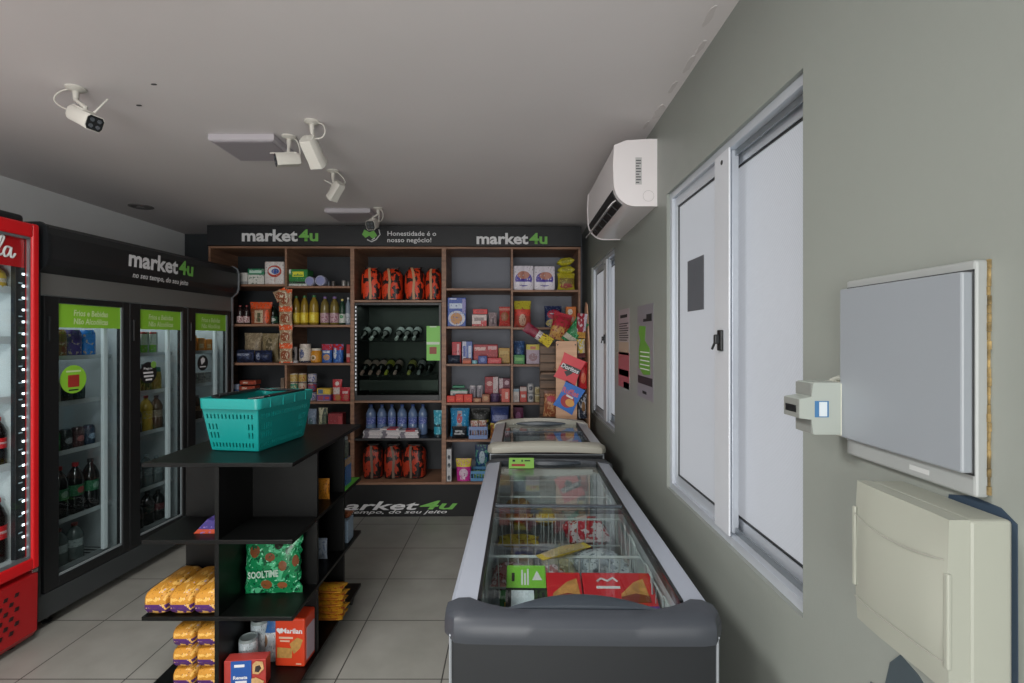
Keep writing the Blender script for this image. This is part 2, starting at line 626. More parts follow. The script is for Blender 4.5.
def security_camera(label, base, center, d, ant, cable, roll=0.0, L=.125, wd=.062, hh=.058):
    base, center, d = Vector(base), Vector(center), Vector(d).normalized()
    t = thing('security_camera', label, 'security camera', tuple(base), 0, 'white security cameras on the ceiling')
    W = mat('#cfccc4', .4)
    B().lathe([(.036, 0), (.036, -.006), (.025, -.012), (.012, -.016)], n=22).out('mount_base', W, t, True)
    side = d.cross(Vector((0, 0, 1))).normalized()
    up = side.cross(d).normalized()
    R = Matrix((side, d, up)).transposed().to_4x4()
    M = Matrix.Translation(center - base) @ R @ Matrix.Rotation(roll, 4, 'Y')
    neck = (center - base) + up * (hh / 2 + .012) - d * .01
    mid = Vector((0, 0, -.05)) + (neck - Vector((0, 0, -.05))) * .35
    B().tube([(0, 0, -.012), (0, 0, -.05), tuple(mid), tuple(neck), tuple(neck - up * .018)], [.013, .01, .008, .009, .011], 10).out('arm', W, t, True)
    bd = B(M)
    a, h = wd / 2, hh / 2
    prof = [(-a, -h * .55), (-a * .75, -h), (a * .75, -h), (a, -h * .55), (a, h * .6), (a * .72, h), (-a * .72, h), (-a, h * .6)]
    bd.loft([[(x * k, y, z * k) for x, z in prof] for y, k in ((-L / 2, .86), (-L / 2 + .012, .97), (L / 2 - .03, 1), (L / 2 - .008, 1.06), (L / 2, 1.06))])
    bd.box(-a * .7, a * .7, -L * .4, L * .1, h, h + .006, .002)
    body = bd.out('body', W, t, True)
    fc = B(M)
    fc.loft([[(x * .97, y, z * .97) for x, z in prof] for y in (L / 2 - .004, L / 2 + .0025)])
    face = fc.out('lens_face', BLACK, body)
    le = B(M)
    for sx in (-1, 1):
        for sz in (-1, 1):
            le.tube([(sx * a * .42, L / 2 + .002, sz * h * .42), (sx * a * .42, L / 2 + .005, sz * h * .42)], a * .26, 12)
    le.out('lens', mat('#4d5156', .15), face)
    an = Vector(ant[0]) - base
    ae = Vector(ant[1]) - base
    B().tube([tuple(an), tuple(an + (ae - an) * .12), tuple(ae)], [.006, .0042, .003], 8).out('antenna', W, t, True)
    pts = [Vector((0, 0, -.006))] + [Vector(p) - base for p in cable] + [(center - base) - d * (L / 2)]
    sm = []
    for i in range(len(pts) - 1):
        p0, p1, p2, p3 = pts[max(0, i - 1)], pts[i], pts[i + 1], pts[min(len(pts) - 1, i + 2)]
        for k in range(6):
            u = k / 6
            sm.append(.5 * ((2 * p1) + (-p0 + p2) * u + (2 * p0 - 5 * p1 + 4 * p2 - p3) * u * u + (-p0 + 3 * p1 - 3 * p2 + p3) * u ** 3))
    sm.append(pts[-1])
    B().tube([tuple(p) for p in sm], .0035, 6).out('cable', W, t, True)
    return t


def at(px, py, y):
    return Vector(((px - 512) / 500 * y, y, 1.6 - (py - 338) / 500 * y))


security_camera('white security camera nearest the left edge, dark lens turned right and down', (at(76, 88, 2.08).x, 2.08, HC), at(84, 118, 2.05), (.86, -.26, -.44),
                (at(94, 113, 2.05), at(108, 99, 2.07)), [at(64, 90, 2.08), at(55, 96, 2.09), at(57, 104, 2.1)], L=.135)
security_camera('white security camera turned away towards the shelves, right of the nearer ceiling light', (at(312, 121, 2.4).x, 2.4, HC), at(313, 152, 2.42), (.12, .72, -.62),
                (at(306, 143, 2.40), at(304, 136, 2.46)), [at(322, 124, 2.4), at(325, 131, 2.38), at(321, 138, 2.38)], L=.14, wd=.075, hh=.07)
security_camera('white security camera beside the nearer ceiling light, lens facing left', (at(289, 137, 2.58).x, 2.58, HC), at(288, 160, 2.56), (-.84, -.50, -.20),
                (at(297, 153, 2.56), at(270, 153, 2.56)), [at(296, 140, 2.59), at(299, 146, 2.6), at(300, 152, 2.6)], L=.115)
security_camera('white security camera between the two ceiling lights, pointing down to the left', (at(333, 171, 3.11).x, 3.11, HC), at(336, 191, 3.1), (-.55, .35, -.62),
                (at(337, 187, 3.08), at(324, 180, 3.06)), [at(338, 173, 3.11), at(343, 178, 3.11), at(345, 183, 3.12)], L=.12)
security_camera('white security camera in front of the shelf header, dark lens facing the viewer', (at(378, 208, 4.0).x, 4.0, HC), at(373, 224, 3.97), (-.12, -.86, -.38),
                (at(379, 222, 3.98), at(379, 208, 3.985)), [at(382, 211, 4.0), at(383, 217, 4.02), at(380, 222, 4.04)], L=.11, wd=.07, hh=.07)

# ------------------------------------------------------------------ split air conditioner on the right wall
t = thing('air_conditioner', 'white split air conditioner unit high on the right wall', 'air conditioner', (XW, 2.83, 2.235))
AW = mat('#e4dfe0', .28)
H = .325
prof = [(0, 0), (-.105, 0)]
for i in range(1, 9):
    a = PI / 2 * i / 8
    prof.append((-.105 - .105 * math.sin(a), .115 * (1 - math.cos(a))))
prof += [(-.213, .20), (-.208, .295), (-.15, .318), (-.04, H), (0, H)]
hl = .42
B().prism([(x * .985, .004 + z * .98) for x, z in prof], 'y', -hl + .012, hl - .012).out('casing', AW, t, True)
for s in (-1, 1):
    e = B()
    e.prism(prof, 'y', s * hl - (.014 if s > 0 else 0), s * hl + (.014 if s < 0 else 0))
    eo = e.out('end_panel', AW, t)
    if s < 0:
        q = B()
        q.box(-.105, -.075, -hl - .0015, -hl, .105, .235)
        q.out('rating_label', mat('#b9b8b8', .5), eo)
        q = B()
        for i in range(9):
            q.box(-.103, -.079 - .008 * (i % 3 == 0), -hl - .0022, -hl - .0015, .112 + i * .0132, .117 + i * .0132)
        q.out('label_print', mat('#4b4b4d', .6), eo)
        q = B()
        ring = [(-.042 + .026 * math.cos(2 * PI * i / 24), .05 + .026 * math.sin(2 * PI * i / 24)) for i in range(25)]
        q.tube([(x, -hl - .0005, z) for x, z in ring], .0009, 5)
        q.out('pipe_knockout', mat('#b8b4b4', .5), eo)


def arc(a):
    return (-.105 - .105 * math.sin(a) * 1.0, .115 * (1 - math.cos(a)))


o_ = B()
p0 = [arc(a) for a in (0.55, .75, .95, 1.15, 1.35)]
o_.prism([(x * 1.003 - .001, z - .0015) for x, z in p0] + [(x + .02, z + .02) for x, z in p0[::-1]], 'y', -hl + .05, hl - .05)
o_.out('air_outlet', mat('#1b1c1e', .6), t)
f = B()
f.prism([(-.172, .052), (-.205, .030), (-.226, .004), (-.229, .006), (-.207, .034), (-.174, .056)], 'y', -hl + .055, hl - .045)
f.out('flap', mat('#d8d5d6', .25), t, True)
f = B()
for i in range(5):
    yy = -hl + .14 + i * .135
    f.prism([(-.165, .012), (-.205, .045), (-.195, .055), (-.155, .022)], 'y', yy, yy + .003)
f.out('louvre', mat('#2d2e30', .5), t)

# ------------------------------------------------------------------ electrics on the right wall
t = thing('distribution_board', 'flat white square electrical panel cover, the upper of the two wall boxes', 'electrical panel', (XW, .875, 1.37))
cw = mat('#989c9b', .35)
B().box(-.02, 0, -.142, .142, -.005, .345, .004).out('frame', cw, t)
B().box(-.036, -.019, -.137, .139, .03, .328, .003).out('door', mat('#8b9197', .33), t)
q = B()
q.box(-.0205, -.019, -.1395, -.1372, .028, .33)
q.box(-.0205, -.019, -.1395, .139, .328, .3315)
q.box(-.0205, -.019, -.1395, .139, .0265, .0298)
q.out('door_gap', mat('#3b3d3e', .7), t)
q = B()
rg = random.Random(2)
for i in range(26):
    z = .0 + i * .0133
    q.box(-.0025 - rg.random() * .002, 0, -.142 - .0015 - rg.random() * .002, -.141, z, z + .0128)
q.out('foam_sealant', mat('#8f7a50', .9, noise=.6, nscale=60), t)
q = B()
q.box(-.0206, -.0195, -.06, -.02, .006, .014)
q.out('maker_emblem', mat('#b9bcbb', .5), t)

t = thing('breaker_box', 'deep white circuit breaker box with bulging cover, below the flat panel', 'breaker box', (XW, .795, 1.10))
cw2 = mat('#9da095', .4)
B().box(-.06, 0, -.097, .10, 0, .245, .005).out('base', cw2, t)
q = B()
rings = []
for i in range(15):
    z = .0 + .245 * i / 14
    bulge = .012 * math.sin(PI * i / 14)
    rings.append([(-.058, -.095, z), (-.058, .10, z), (-.082 - bulge * .4, .10, z), (-.084 - bulge * .8, .075, z), (-.086 - bulge, .045, z), (-.086 - bulge, 0, z), (-.086 - bulge, -.045, z), (-.087 - bulge * .7, -.075, z), (-.088 - bulge * .2, -.095, z)])
q.loft(rings)
cov = q.out('cover', cw2, t, True)
B().box(-.0925, -.086, -.098, -.09, .035, .17, .002).out('hinge_rib', cw2, cov)
B().box(-.0905, -.086, .094, .102, .06, .2, .002).out('hinge_rib', cw2, cov)
for k, z in enumerate((.178, .042)):
    q = B()
    pts = []
    for i in range(11):
        yy = -.09 + .185 * i / 10
        pts.append((-.0885 - .0122 * math.sin(PI * z / .245) * max(.2, 1 - (abs(yy) / .1) ** 3), yy, z + (.012 if k == 0 else 0) * (yy / .1) ** 2))
    q.tube(pts, .0011, 5)
    q.out('door_seam', mat('#9a9b92', .6), cov)

t = thing('energy_meter', 'small grey and white digital meter module mounted beside the upper panel', 'meter', (XW, 1.035, 1.405))
B().box(-.03, 0, -.03, .035, -.004, .105, .003).out('mounting_plate', mat('#c9cbbf', .5), t)
body = [(-.028, .0), (-.075, .0), (-.078, .03), (-.098, .033), (-.098, .072), (-.078, .076), (-.075, .105), (-.028, .105)]
B().prism(body, 'y', -.026, .03).out('body', mat('#a0a7a1', .45), t)
q = B()
q.box(-.0995, -.0975, -.025, .029, .034, .071)
q.box(-.0790, -.0745, -.025, .029, .002, .029)
q.box(-.0790, -.0745, -.025, .029, .078, .103)
q.out('front_plate', mat('#7d807c', .5), t)
B().box(-.1005, -.099, -.017, .021, .044, .058).out('display', BLACK, t)
q = B()
q.box(-.073, -.05, -.0268, -.0258, .035, .068)
q.out('blue_label', mat('#3d6f9c', .5), t)
B().box(-.066, -.053, -.0272, -.0266, .037, .066).out('label_print', mat('#c9d2d8', .5), t)
t.scale = (1.22, 1, 1)
B().tube([(-.02, .02, .105), (-.015, .005, .112), (-.01, -.015, .11), (-.01, -.03, .10)], .006, 8).out('cable', mat('#a9aba2', .5), t, True)


# ------------------------------------------------------------------ posters
def poster(label, y, w_, z0, z1, kind):
    t = thing('poster', label, 'poster', (XW, y, z0), 0)
    h = z1 - z0
    B().box(-.0012, -.0002, -w_ / 2, w_ / 2, 0, h).out('sheet', mat('#7f7d84' if kind else '#a2979c', .35), t)
    def patch(nm, a, bb, c, d, colr):
        B().box(-.0018, -.0012, -w_ / 2 + w_ * (1 - bb), -w_ / 2 + w_ * (1 - a), h * c, h * d).out(nm, mat(colr, .5), t)
    if kind == 0:
        patch('pink_field', .0, 1., .0, .45, '#a8545e')
        patch('cream_field', .05, .95, .42, .58, '#b09a88')
        patch('blue_corner', .5, 1., .0, .08, '#6482a4')
        patch('black_band', .05, .95, .15, .23, '#241f22')
        q = B()
        for i in range(8):
            q.box(-.0019, -.0012, -w_ * (.42 if i % 3 else .3), w_ * .42, h * (.60 + i * .03), h * (.612 + i * .03))
        q.out('text_lines', BLACK_INK, t)
        B().box(-.0019, -.0012, -w_ * .32, w_ * .32, h * .89, h * .93).out('heading', BLACK_INK, t)
    else:
        q = B()
        q.prism([(w_ * .38, h * .32), (w_ * .40, h * .52), (w_ * .3, h * .62), (w_ * .42, h * .72), (w_ * .36, h * .78), (-w_ * .05, h * .77), (w_ * .0, h * .62), (-w_ * .3, h * .54), (-w_ * .33, h * .27), (w_ * .1, h * .25)], 'x', -.0018, -.0012)
        q.out('green_shape', mat('#5f9636', .5), t)
        patch('black_band', .04, .96, .15, .235, '#27242b')
        q = B()
        for i in range(5):
            q.box(-.0024, -.0018, -w_ * .28, w_ * .30, h * (.31 + i * .045), h * (.32 + i * .045))
        q.out('text_lines', mat('#e6e8e2', .5), t)
        q = B()
        q.box(-.0019, -.0012, -w_ * .42, w_ * .1, h * .82, h * .85)
        q.box(-.0019, -.0012, -w_ * .42, -w_ * .1, h * .85, h * .895)
        q.out('heading', BLACK_INK, t)
        B().box(-.0019, -.0012, -w_ * .1, w_ * .15, h * .05, h * .08).out('footer_print', BLACK_INK, t)
    return t


poster('narrow notice with pink and red lower half on the wall, nearer the shelves', 3.13, .30, 1.29, 1.78, 0)
poster('grey notice with green shape on the wall, nearer the big window', 2.63, .31, 1.28, 1.775, 1)
# ------------------------------------------------------------------ the wooden shelving at the back
YS, DS = 4.48, 0.46                  # front plane and depth
TH = math.radians(0.9)
PIV = Vector((-1.04, YS, 0))
RS = Matrix.Rotation(TH, 4, 'Z')


def spt(x, y, z):
    return tuple(PIV + (RS @ (Vector((x, y, z)) - PIV)))


def sx(px):
    return (px - 512) / (500 / YS)


def sz(py):
    return 1.6 - (py - 338) / (500 / YS)


shelf = thing('shelving_unit', 'large wooden store shelving with dark header covering the back wall', 'shelving', tuple(PIV), TH)
T = .020
LX = lambda px: sx(px) - PIV.x
ZT, ZB = sz(246.5), sz(482.5)
FRONT = {}


def board(nm, x0, x1, y0, y1, z0, z1, m=WOOD):
    return B().box(x0, x1, y0, y1, z0, z1, .0015, 1).out(nm, m, shelf)


ux = {'a': LX(210), 'b': LX(286.5), 'c0': LX(350.5), 'c1': LX(354.5), 'd0': LX(441.5), 'd1': LX(446), 'e': LX(512), 'f': LX(581)}
board('side_panel', ux['a'], ux['a'] + T, 0, DS, ZB - .02, ZT)
board('divider', ux['b'] - T / 2, ux['b'] + T / 2, .001, DS, ZB, ZT - T)
board('divider', ux['c0'], ux['c1'], 0, DS, ZB - .02, ZT)
board('divider', ux['d0'], ux['d1'], 0, DS, ZB - .02, ZT)
board('divider', ux['e'] - T / 2, ux['e'] + T / 2, .001, DS, ZB, ZT - T)
board('side_panel', ux['f'] - T, ux['f'], 0, DS, ZB - .02, ZT)
for x0, x1 in ((ux['a'] + T, ux['c0']), (ux['c1'], ux['d0']), (ux['d1'], ux['f'] - T)):
    board('top_panel', x0, x1, 0, DS, ZT - T, ZT)
    board('bottom_panel', x0, x1, 0, DS, ZB - T, ZB)
BAYS = {'L1': (ux['a'] + T, ux['b'] - T / 2, [285.3, 325, 363.8, 403, 441]),
        'L2': (ux['b'] + T / 2, ux['c0'], [287, 325.8, 364, 402.5, 441]),
        'C': (ux['c1'], ux['d0'], [301, 401.5, 439.5]),
        'R1': (ux['d1'], ux['e'] - T / 2, [289, 327.3, 365, 404, 441]),
        'R2': (ux['e'] + T / 2, ux['f'] - T, [290.5, 328.3, 365.5, 404, 441])}
SHELFZ = {}
for k, (x0, x1, ys) in BAYS.items():
    for i, yy in enumerate(ys):
        z = sz(yy - 1)
        SHELFZ[k, i] = z
        board('shelf', x0, x1, .004, DS, z - T, z, BLACK if (k == 'C' and i == 2) else WOOD)
    SHELFZ[k, len(ys)] = ZB
# dark sheet closing the left and middle bays, coloured for the shade there
B().box(ux['a'], ux['d0'], DS, DS + .006, ZB, ZT).out('shade_backing', mat('#22262b', .6), shelf)
hz0, hz1 = sz(246), sz(227.2)
hd = B().box(ux['a'] - .005, ux['f'] + .005, -.012, DS, hz0, hz1 + .01, .002).out('header', mat('#17191d', .5), shelf)
base = B().box(ux['a'], ux['f'], -.004, DS, 0, ZB - T, .002).out('plinth', mat('#08090b', .6), shelf)
logo(hd, (LX(281.5), -.0125, sz(236.2)), '-y', .675)
logo(hd, (LX(512), -.0125, sz(238.6)), '-y', .635)
text('Honestidade é o\nnosso negócio!', WHITE_INK, hd, (LX(412), -.0125, sz(237.7)), '-y', width=.435, height=.112, bold=.012)
# hand shake emblem
q = B()
X0, Z0 = LX(371), sz(236)
q.prism([(X0 - .075, Z0 + .01), (X0 - .055, Z0 + .055), (X0 - .01, Z0 + .03), (X0 + .03, Z0 + .045), (X0 + .06, Z0 + .0), (X0 + .02, Z0 - .03), (X0 - .01, Z0 + .0), (X0 - .045, Z0 - .02)], 'y', -.0132, -.0125)
q.out('emblem', GREEN_INK, hd)
q = B()
q.tube([(X0 + .075, -.013, Z0 + .055), (X0 + .085, -.013, Z0 + .01), (X0 + .05, -.013, Z0 - .035), (X0 + .01, -.013, Z0 - .055), (X0 - .03, -.013, Z0 - .035)], .005, 5)
q.tube([(X0 + .04, -.013, Z0 - .02), (X0 + .01, -.013, Z0 - .04)], .004, 5)
q.out('emblem', WHITE_INK, hd)
pz = 1.6 - (505.5 - 338) / (500 / YS)
pz = sz(505.5)
text('market', WHITE_INK, base, (LX(369), -.0045, pz), '-y', width=.90, height=.078, bold=.02, shear=.3)
text('4u', GREEN_INK, base, (LX(438.5), -.0045, pz + .004), '-y', width=.34, height=.08, bold=.02, shear=.3)
text('no seu tempo, do seu jeito', WHITE_INK, base, (LX(380), -.0045, sz(512.2)), '-y', width=1.20, height=.040, bold=.008, shear=.35)


# ------------------------------------------------------------------ product makers (origin at base centre, front towards -y)
def p_box(w_, h, d, m, nm, tilt=0.0):
    o = B().box(-w_ / 2, w_ / 2, -d / 2, d / 2, 0, h, min(.004, w_ * .08), 2).out(nm, m)
    return o


def pouch_bm(w_, h, d, seed=0, gusset=False, flare=0.0, wr=.05, seal=.07):
    rg = random.Random(seed)
    prof = []
    n = 12
    for i in range(n + 1):
        v = i / n
        if v < .5:
            g = 1.0 if gusset else min(1, math.sin(PI * min(1, max(0, (v - seal) / (.5 - seal)) * .5 + 0)) ** .6) if v > seal else 0
        else:
            e = 1 - seal
            g = max(0, math.cos(PI / 2 * min(1, (v - .5) / (e - .5)))) ** .6 if v < e else 0
        a = w_ / 2 * (1 - .07 * g + flare * v)
        prof.append((v * h, a, max(.0022, d / 2 * g)))
    return B().sack(prof, 24, 2.3, rg, wr)


def p_pouch(w_, h, d, m, nm, seed=0, gusset=False, flare=0.0):
    o = pouch_bm(w_, h, d, seed, gusset, flare).out(nm, m, None, True)
    return o


def p_can(w_, h, d, m, nm, metal=True):
    r = w_ / 2
    return B().lathe([(r * .86, 0), (r * .97, h * .03), (r, h * .06), (r, h * .93), (r * .97, h * .96), (r * .9, h), (r * .86, h), (r * .84, h * .965), (.0005, h * .965)], n=20).out(nm, m, None, True)


def p_bottle(w_, h, glassm, capm, labm, nm, style='oil', capl=None):
    """a thing: body, cap, label"""
    t = bpy.data.objects.new(nm, None)
    COL.objects.link(t)
    r = w_ / 2
    if style == 'wine':
        pr = [(r * .9, 0), (r, .02 * h), (r, .58 * h), (r * .86, .66 * h), (r * .45, .74 * h), (r * .38, .80 * h), (r * .38, .93 * h)]
        lab = (.16, .46)
        cap = [(r * .41, .80 * h), (r * .41, .99 * h), (r * .36, h), (.0005, h)]
        cap = [(r * .41, .80 * h)] + cap[1:]
    elif style == 'pet':
        pr = [(r * .8, 0), (r, .04 * h), (r, .30 * h), (r * .93, .36 * h), (r * .93, .58 * h), (r, .62 * h), (r * .97, .70 * h), (r * .6, .84 * h), (r * .3, .90 * h), (r * .3, .935 * h)]
        lab = (.365, .575)
        cap = [(r * .36, .93 * h), (r * .36, h), (.0005, h)]
    elif style == 'can':
        pr = [(r * .8, 0), (r, .06 * h), (r, .88 * h), (r * .8, h), (r * .74, h), (r * .72, .97 * h), (.0005, .97 * h)]
        lab = (.1, .84)
        cap = None
    else:
        pr = [(r * .86, 0), (r, .03 * h), (r, .55 * h), (r * .94, .60 * h), (r * .97, .66 * h), (r * .8, .78 * h), (r * .42, .89 * h), (r * .36, .91 * h), (r * .36, .935 * h)]
        lab = (.08, .42)
        cap = [(r * .42, .93 * h), (r * .42, h), (.0005, h)]
    B().lathe(pr, n=16).out('body', glassm, t, True)
    if cap:
        B().lathe([(.0005, cap[0][1])] + cap, n=14).out('cap', capm, t, True)
    if labm:
        a, b2 = lab
        rr = r * (.93 if style == 'pet' else 1.0) + .0008
        B().lathe([(rr, a * h), (rr, b2 * h)], n=16).out('label', labm, t, True)
    return t


def p_jar(w_, h, bodym, lidm, nm, labm=None):
    t = bpy.data.objects.new(nm, None)
    COL.objects.link(t)
    r = w_ / 2
    B().lathe([(r * .88, 0), (r, h * .05), (r, h * .72), (r * .82, h * .82), (r * .82, h * .86)], n=18).out('body', bodym, t, True)
    B().lathe([(.0005, h * .85), (r * .88, h * .85), (r * .88, h * .985), (r * .84, h), (.0005, h)], n=18).out('lid', lidm, t, True)
    if labm:
        B().lathe([(r * 1.01, h * .18), (r * 1.01, h * .62)], n=18).out('label', labm, t, True)
    return t


def p_rolls(w_, h, d, m, nm, cols=2, rows=2):
    """plastic wrapped paper rolls: bulging roll shapes under one wrap"""
    pts = []
    for i in range(cols):
        for k in range(9):
            t_ = PI * k / 8
            pts.append((-w_ / 2 + w_ / cols * (i + .5) - math.cos(t_) * w_ / cols / 2, -d / 2 * (.86 + .14 * math.sin(t_))))
    ring = pts + [(-x, -y) for x, y in pts]
    rings = []
    for rw in range(rows):
        z0, z1 = h * rw / rows, h * (rw + 1) / rows
        for u, k in ((0, .93), (.08, 1), (.92, 1), (1, .95)):
            rings.append([(x * k, y * k, z0 + (z1 - z0) * u) for x, y in ring])
    return B().loft(rings).out(nm, m, None, True)


def sack_prof(w_, h, d):
    a, e = w_ / 2, d / 2
    return [(0, a * .82, e * .8), (.02 * h, a * .93, e * .95), (.12 * h, a, e), (.5 * h, a * 1.02, e * 1.02), (.8 * h, a * .97, e * .93), (.9 * h, a * .8, e * .75), (.95 * h, a * .62, e * .5), (h, a * .55, e * .35)]


def p_sack(w_, h, d, m, nm, seed, strapm):
    t = bpy.data.objects.new(nm, None)
    COL.objects.link(t)
    rg = random.Random(seed)
    B().sack(sack_prof(w_, h, d), 26, 3.0, rg, .05).out('sack', m, t, True)
    q = B()
    s = rg.choice((-1, 1))
    pts = [(-.1 * w_ + s * .03 * w_, -d * .30, h * .99), (-.05 * w_, -d * .46, h * .86), (-.02 * w_ * s, -d * .54, h * .6), (.02 * w_ * s, -d * .55, h * .3), (0, -d * .52, h * .03)]
    q.loft([[(x - .011, y - .004, z), (x + .011, y - .004, z), (x + .011, y + .002, z), (x - .011, y + .002, z)] for x, y, z in pts])
    q.out('tie_strap', strapm, t, True)
    B().sack([(h * .93, w_ * .30, d * .2), (h * .965, w_ * .32, d * .2), (h * .99, w_ * .34, d * .21), (h * 1.03, w_ * .38, d * .18)], 20, 2.2, rg, .12).out('gathered_top', mat('#2b2422', .6), t, True)
    return t


def p_tray(w_, h, d, m, nm):
    """open plastic crate with slotted sides"""
    b = B()
    t = .004
    b.box(-w_ / 2, w_ / 2, -d / 2, d / 2, 0, t)
    for s in (-1, 1):
        for z0, z1 in ((t, h * .3), (h * .72, h)):
            b.box(-w_ / 2, w_ / 2, s * d / 2 - t / 2, s * d / 2 + t / 2, z0, z1)
            b.box(s * w_ / 2 - t / 2, s * w_ / 2 + t / 2, -d / 2, d / 2, z0, z1)
        n = 7
        for i in range(n + 1):
            x = -w_ / 2 + w_ * i / n
            b.box(x - .004, x + .004, s * d / 2 - t / 2, s * d / 2 + t / 2, h * .3, h * .72)
            y = -d / 2 + d * i / n
            b.box(s * w_ / 2 - t / 2, s * w_ / 2 + t / 2, y - .004, y + .004, h * .3, h * .72)
    return b.out(nm, m)


seedc = [10]


def put(bay, row, kind, x0, x1, ytop, dy, nm, label, cat, m, d=None, zoff=0.0, group=None, rz=0.0, ybot=None, **kw):
    """stand one product on a shelf: left and right edge, top edge and set-back of its front"""
    y = YS + dy
    k = 500 / y
    z = SHELFZ[bay, row] + zoff
    X0, X1 = (x0 - 512) / k, (x1 - 512) / k
    w_ = X1 - X0
    h = 1.6 - (ytop - 338) / k - z
    h = max(h, .02)
    seedc[0] += 1
    if kind == 'box':
        d = d or min(.12, w_ * .6)
        o = p_box(w_, h, d, m, nm)
    elif kind == 'pouch':
        d = d or min(.1, w_ * .5)
        o = p_pouch(w_, h, d, m, nm, seedc[0], **kw)
    elif kind == 'can':
        d = w_
        o = p_can(w_, h, d, m, nm)
    elif kind == 'bottle':
        d = w_
        o = p_bottle(w_, h, m[0], m[1], m[2], nm, **kw)
    elif kind == 'jar':
        d = w_
        o = p_jar(w_, h, m[0], m[1], nm, *m[2:])
    elif kind == 'rolls':
        d = d or .11
        o = p_rolls(w_, h, d, m, nm, **kw)
    elif kind == 'sack':
        d = d or w_ * .8
        o = p_sack(w_, h, d, m, nm, seedc[0], kw['strapm'])
    elif kind == 'tray':
        d = d or .14
        o = p_tray(w_, h, d, m, nm)
    elif kind == 'disc':
        d = .06
        t_ = w_ / 2
        o = B(Matrix.Translation((0, 0, t_)) @ Matrix.Rotation(PI / 2, 4, 'X')).lathe([(t_ * .9, -.03), (t_, -.026), (t_, .02), (t_ * .95, .03), (t_ * .8, .03), (t_ * .76, .024), (.0005, .024)], n=26).out(nm, m, None, True)
        B(Matrix.Translation((0, 0, t_)) @ Matrix.Rotation(PI / 2, 4, 'X')).lathe([(t_ * .74, .0242), (t_ * .74, .027), (.0005, .027)], n=24).out('lid', mat('#8388b4', .4), o)
    o.location = spt((X0 + X1) / 2, y + d / 2, z + .0005)
    o.rotation_euler = (0, 0, TH + rz)
    tag(o, label, cat, group)
    return o, (X0 + X1) / 2, y + d / 2, z, w_, h, d


# --- left bay
put('L1', 0, 'box', 241.5, 248, 273, .03, 'milk_carton', 'small white carton on the top shelf, next to the black cooler end', 'carton', P('#c9c6c2', ('b', 0, .25, '#8d8f90')))
put('L1', 0, 'box', 249, 265, 269, .06, 'tissue_box', 'green topped white box on the top shelf, left of the toilet paper', 'box', P('#cfcfc9', ('b', .62, 1, '#1f7a55'), ('s', .1, .85, .72, .9, '#b9d4c6'), ('n', '#6a7f74', 6, .6), ('b', .64, .7, '#1f7a55')))
put('L1', 0, 'rolls', 265.5, 284.5, 262, .04, 'toilet_paper_pack', 'white toilet paper pack with blue and red mark on the top shelf', 'paper pack', P('#d2cdcb', ('o', .52, .58, .36, .26, '#b4402f'), ('o', .5, .6, .29, .17, '#cfd3da'), ('o', .56, .58, .2, .12, '#3a5aa0'), ('n', '#c79a8f', 9, .66)))
for i, (a, b2) in enumerate(((236.8, 243), (243.5, 249.5))):
    put('L1', 1, 'bottle', a, b2, 305.5, .04 + .01 * i, 'sauce_bottle', ('dark sauce bottle nearest the cooler on the second shelf', 'second dark sauce bottle, left of the orange pouch')[i], 'bottle',
        (mat('#2a1c1c', .2), mat('#7e2626', .4), P('#c9b2b0', ('n', '#7c3a42', 5, .55))), group='dark sauce bottles')
put('L1', 1, 'pouch', 250, 270, 302, .04, 'snack_pouch', 'orange topped stand-up pouch on the second shelf of the left bay', 'pouch', P('#8f4a2c', ('b', .70, 1, '#e0552a'), ('s', .3, .66, .06, .62, '#b9a68c'), ('s', .42, .56, .1, .5, '#4d5138'), ('o', .82, .35, .08, .3, '#e0552a')), flare=.12, gusset=True)
put('L1', 1, 'bottle', 267.5, 277, 306, .12, 'seasoning_bottle', 'dark bottle with green and white label behind the hanging snacks', 'bottle', (mat('#15221b', .2), mat('#22332a', .4), P('#294d38', ('o', .5, .5, .4, .3, '#c3c9c0'))))
put('L1', 2, 'pouch', 244, 261.5, 333, .20, 'pasta_bag', 'clear bag of pasta at the back of the third shelf, left one', 'bag', P('#8f8068', ('b', 0, .2, '#4b4438'), ('n', '#a89a80', 7, .55)))
put('L1', 2, 'pouch', 261.5, 278.5, 333.5, .20, 'pasta_bag', 'clear bag of pasta at the back of the third shelf, right one', 'bag', P('#8a7b5c', ('o', .5, .55, .2, .3, '#5f553e'), ('n', '#9c8f76', 7, .55)))
put('L1', 2, 'pouch', 235, 253, 350, .03, 'dark_packet', 'dark blue packet with white print at the left front of the third shelf', 'packet', P('#262c40', ('s', .1, .8, .55, .72, '#8f97aa'), ('n', '#3b4666', 6, .55)), d=.1)
put('L1', 2, 'pouch', 253.5, 271, 350.5, .04, 'dark_packet', 'dark blue packet at the front of the third shelf, by the hanging snacks', 'packet', P('#232940', ('o', .3, .5, .12, .3, '#8b93a8'), ('n', '#354062', 6, .55)), d=.1)
zo = 0
for i in range(4):
    put('L1', 3, 'box', 240 + i % 2, 256 + i % 2, 397.2 - i * 5.6, .06, 'sausage_pack', ('red brown flat pack at the bottom of the stack behind the basket', 'second red brown flat pack up in the stack behind the basket', 'third red brown flat pack up in the stack behind the basket', 'topmost red brown flat pack of the stack behind the basket')[i], 'pack', P('#7d3527', ('s', .2, .5, .3, .7, '#c9b8a6'), ('n', '#a8482f', 6, .55)), d=.1, zoff=zo, group='stacked red packs')
    zo += .0500
put('L1', 3, 'box', 234.5, 240, 384, .05, 'blue_pack', 'small blue pack beside the cooler end behind the basket', 'pack', P('#3d557f', ('b', .7, 1, '#8892a5')), d=.05)
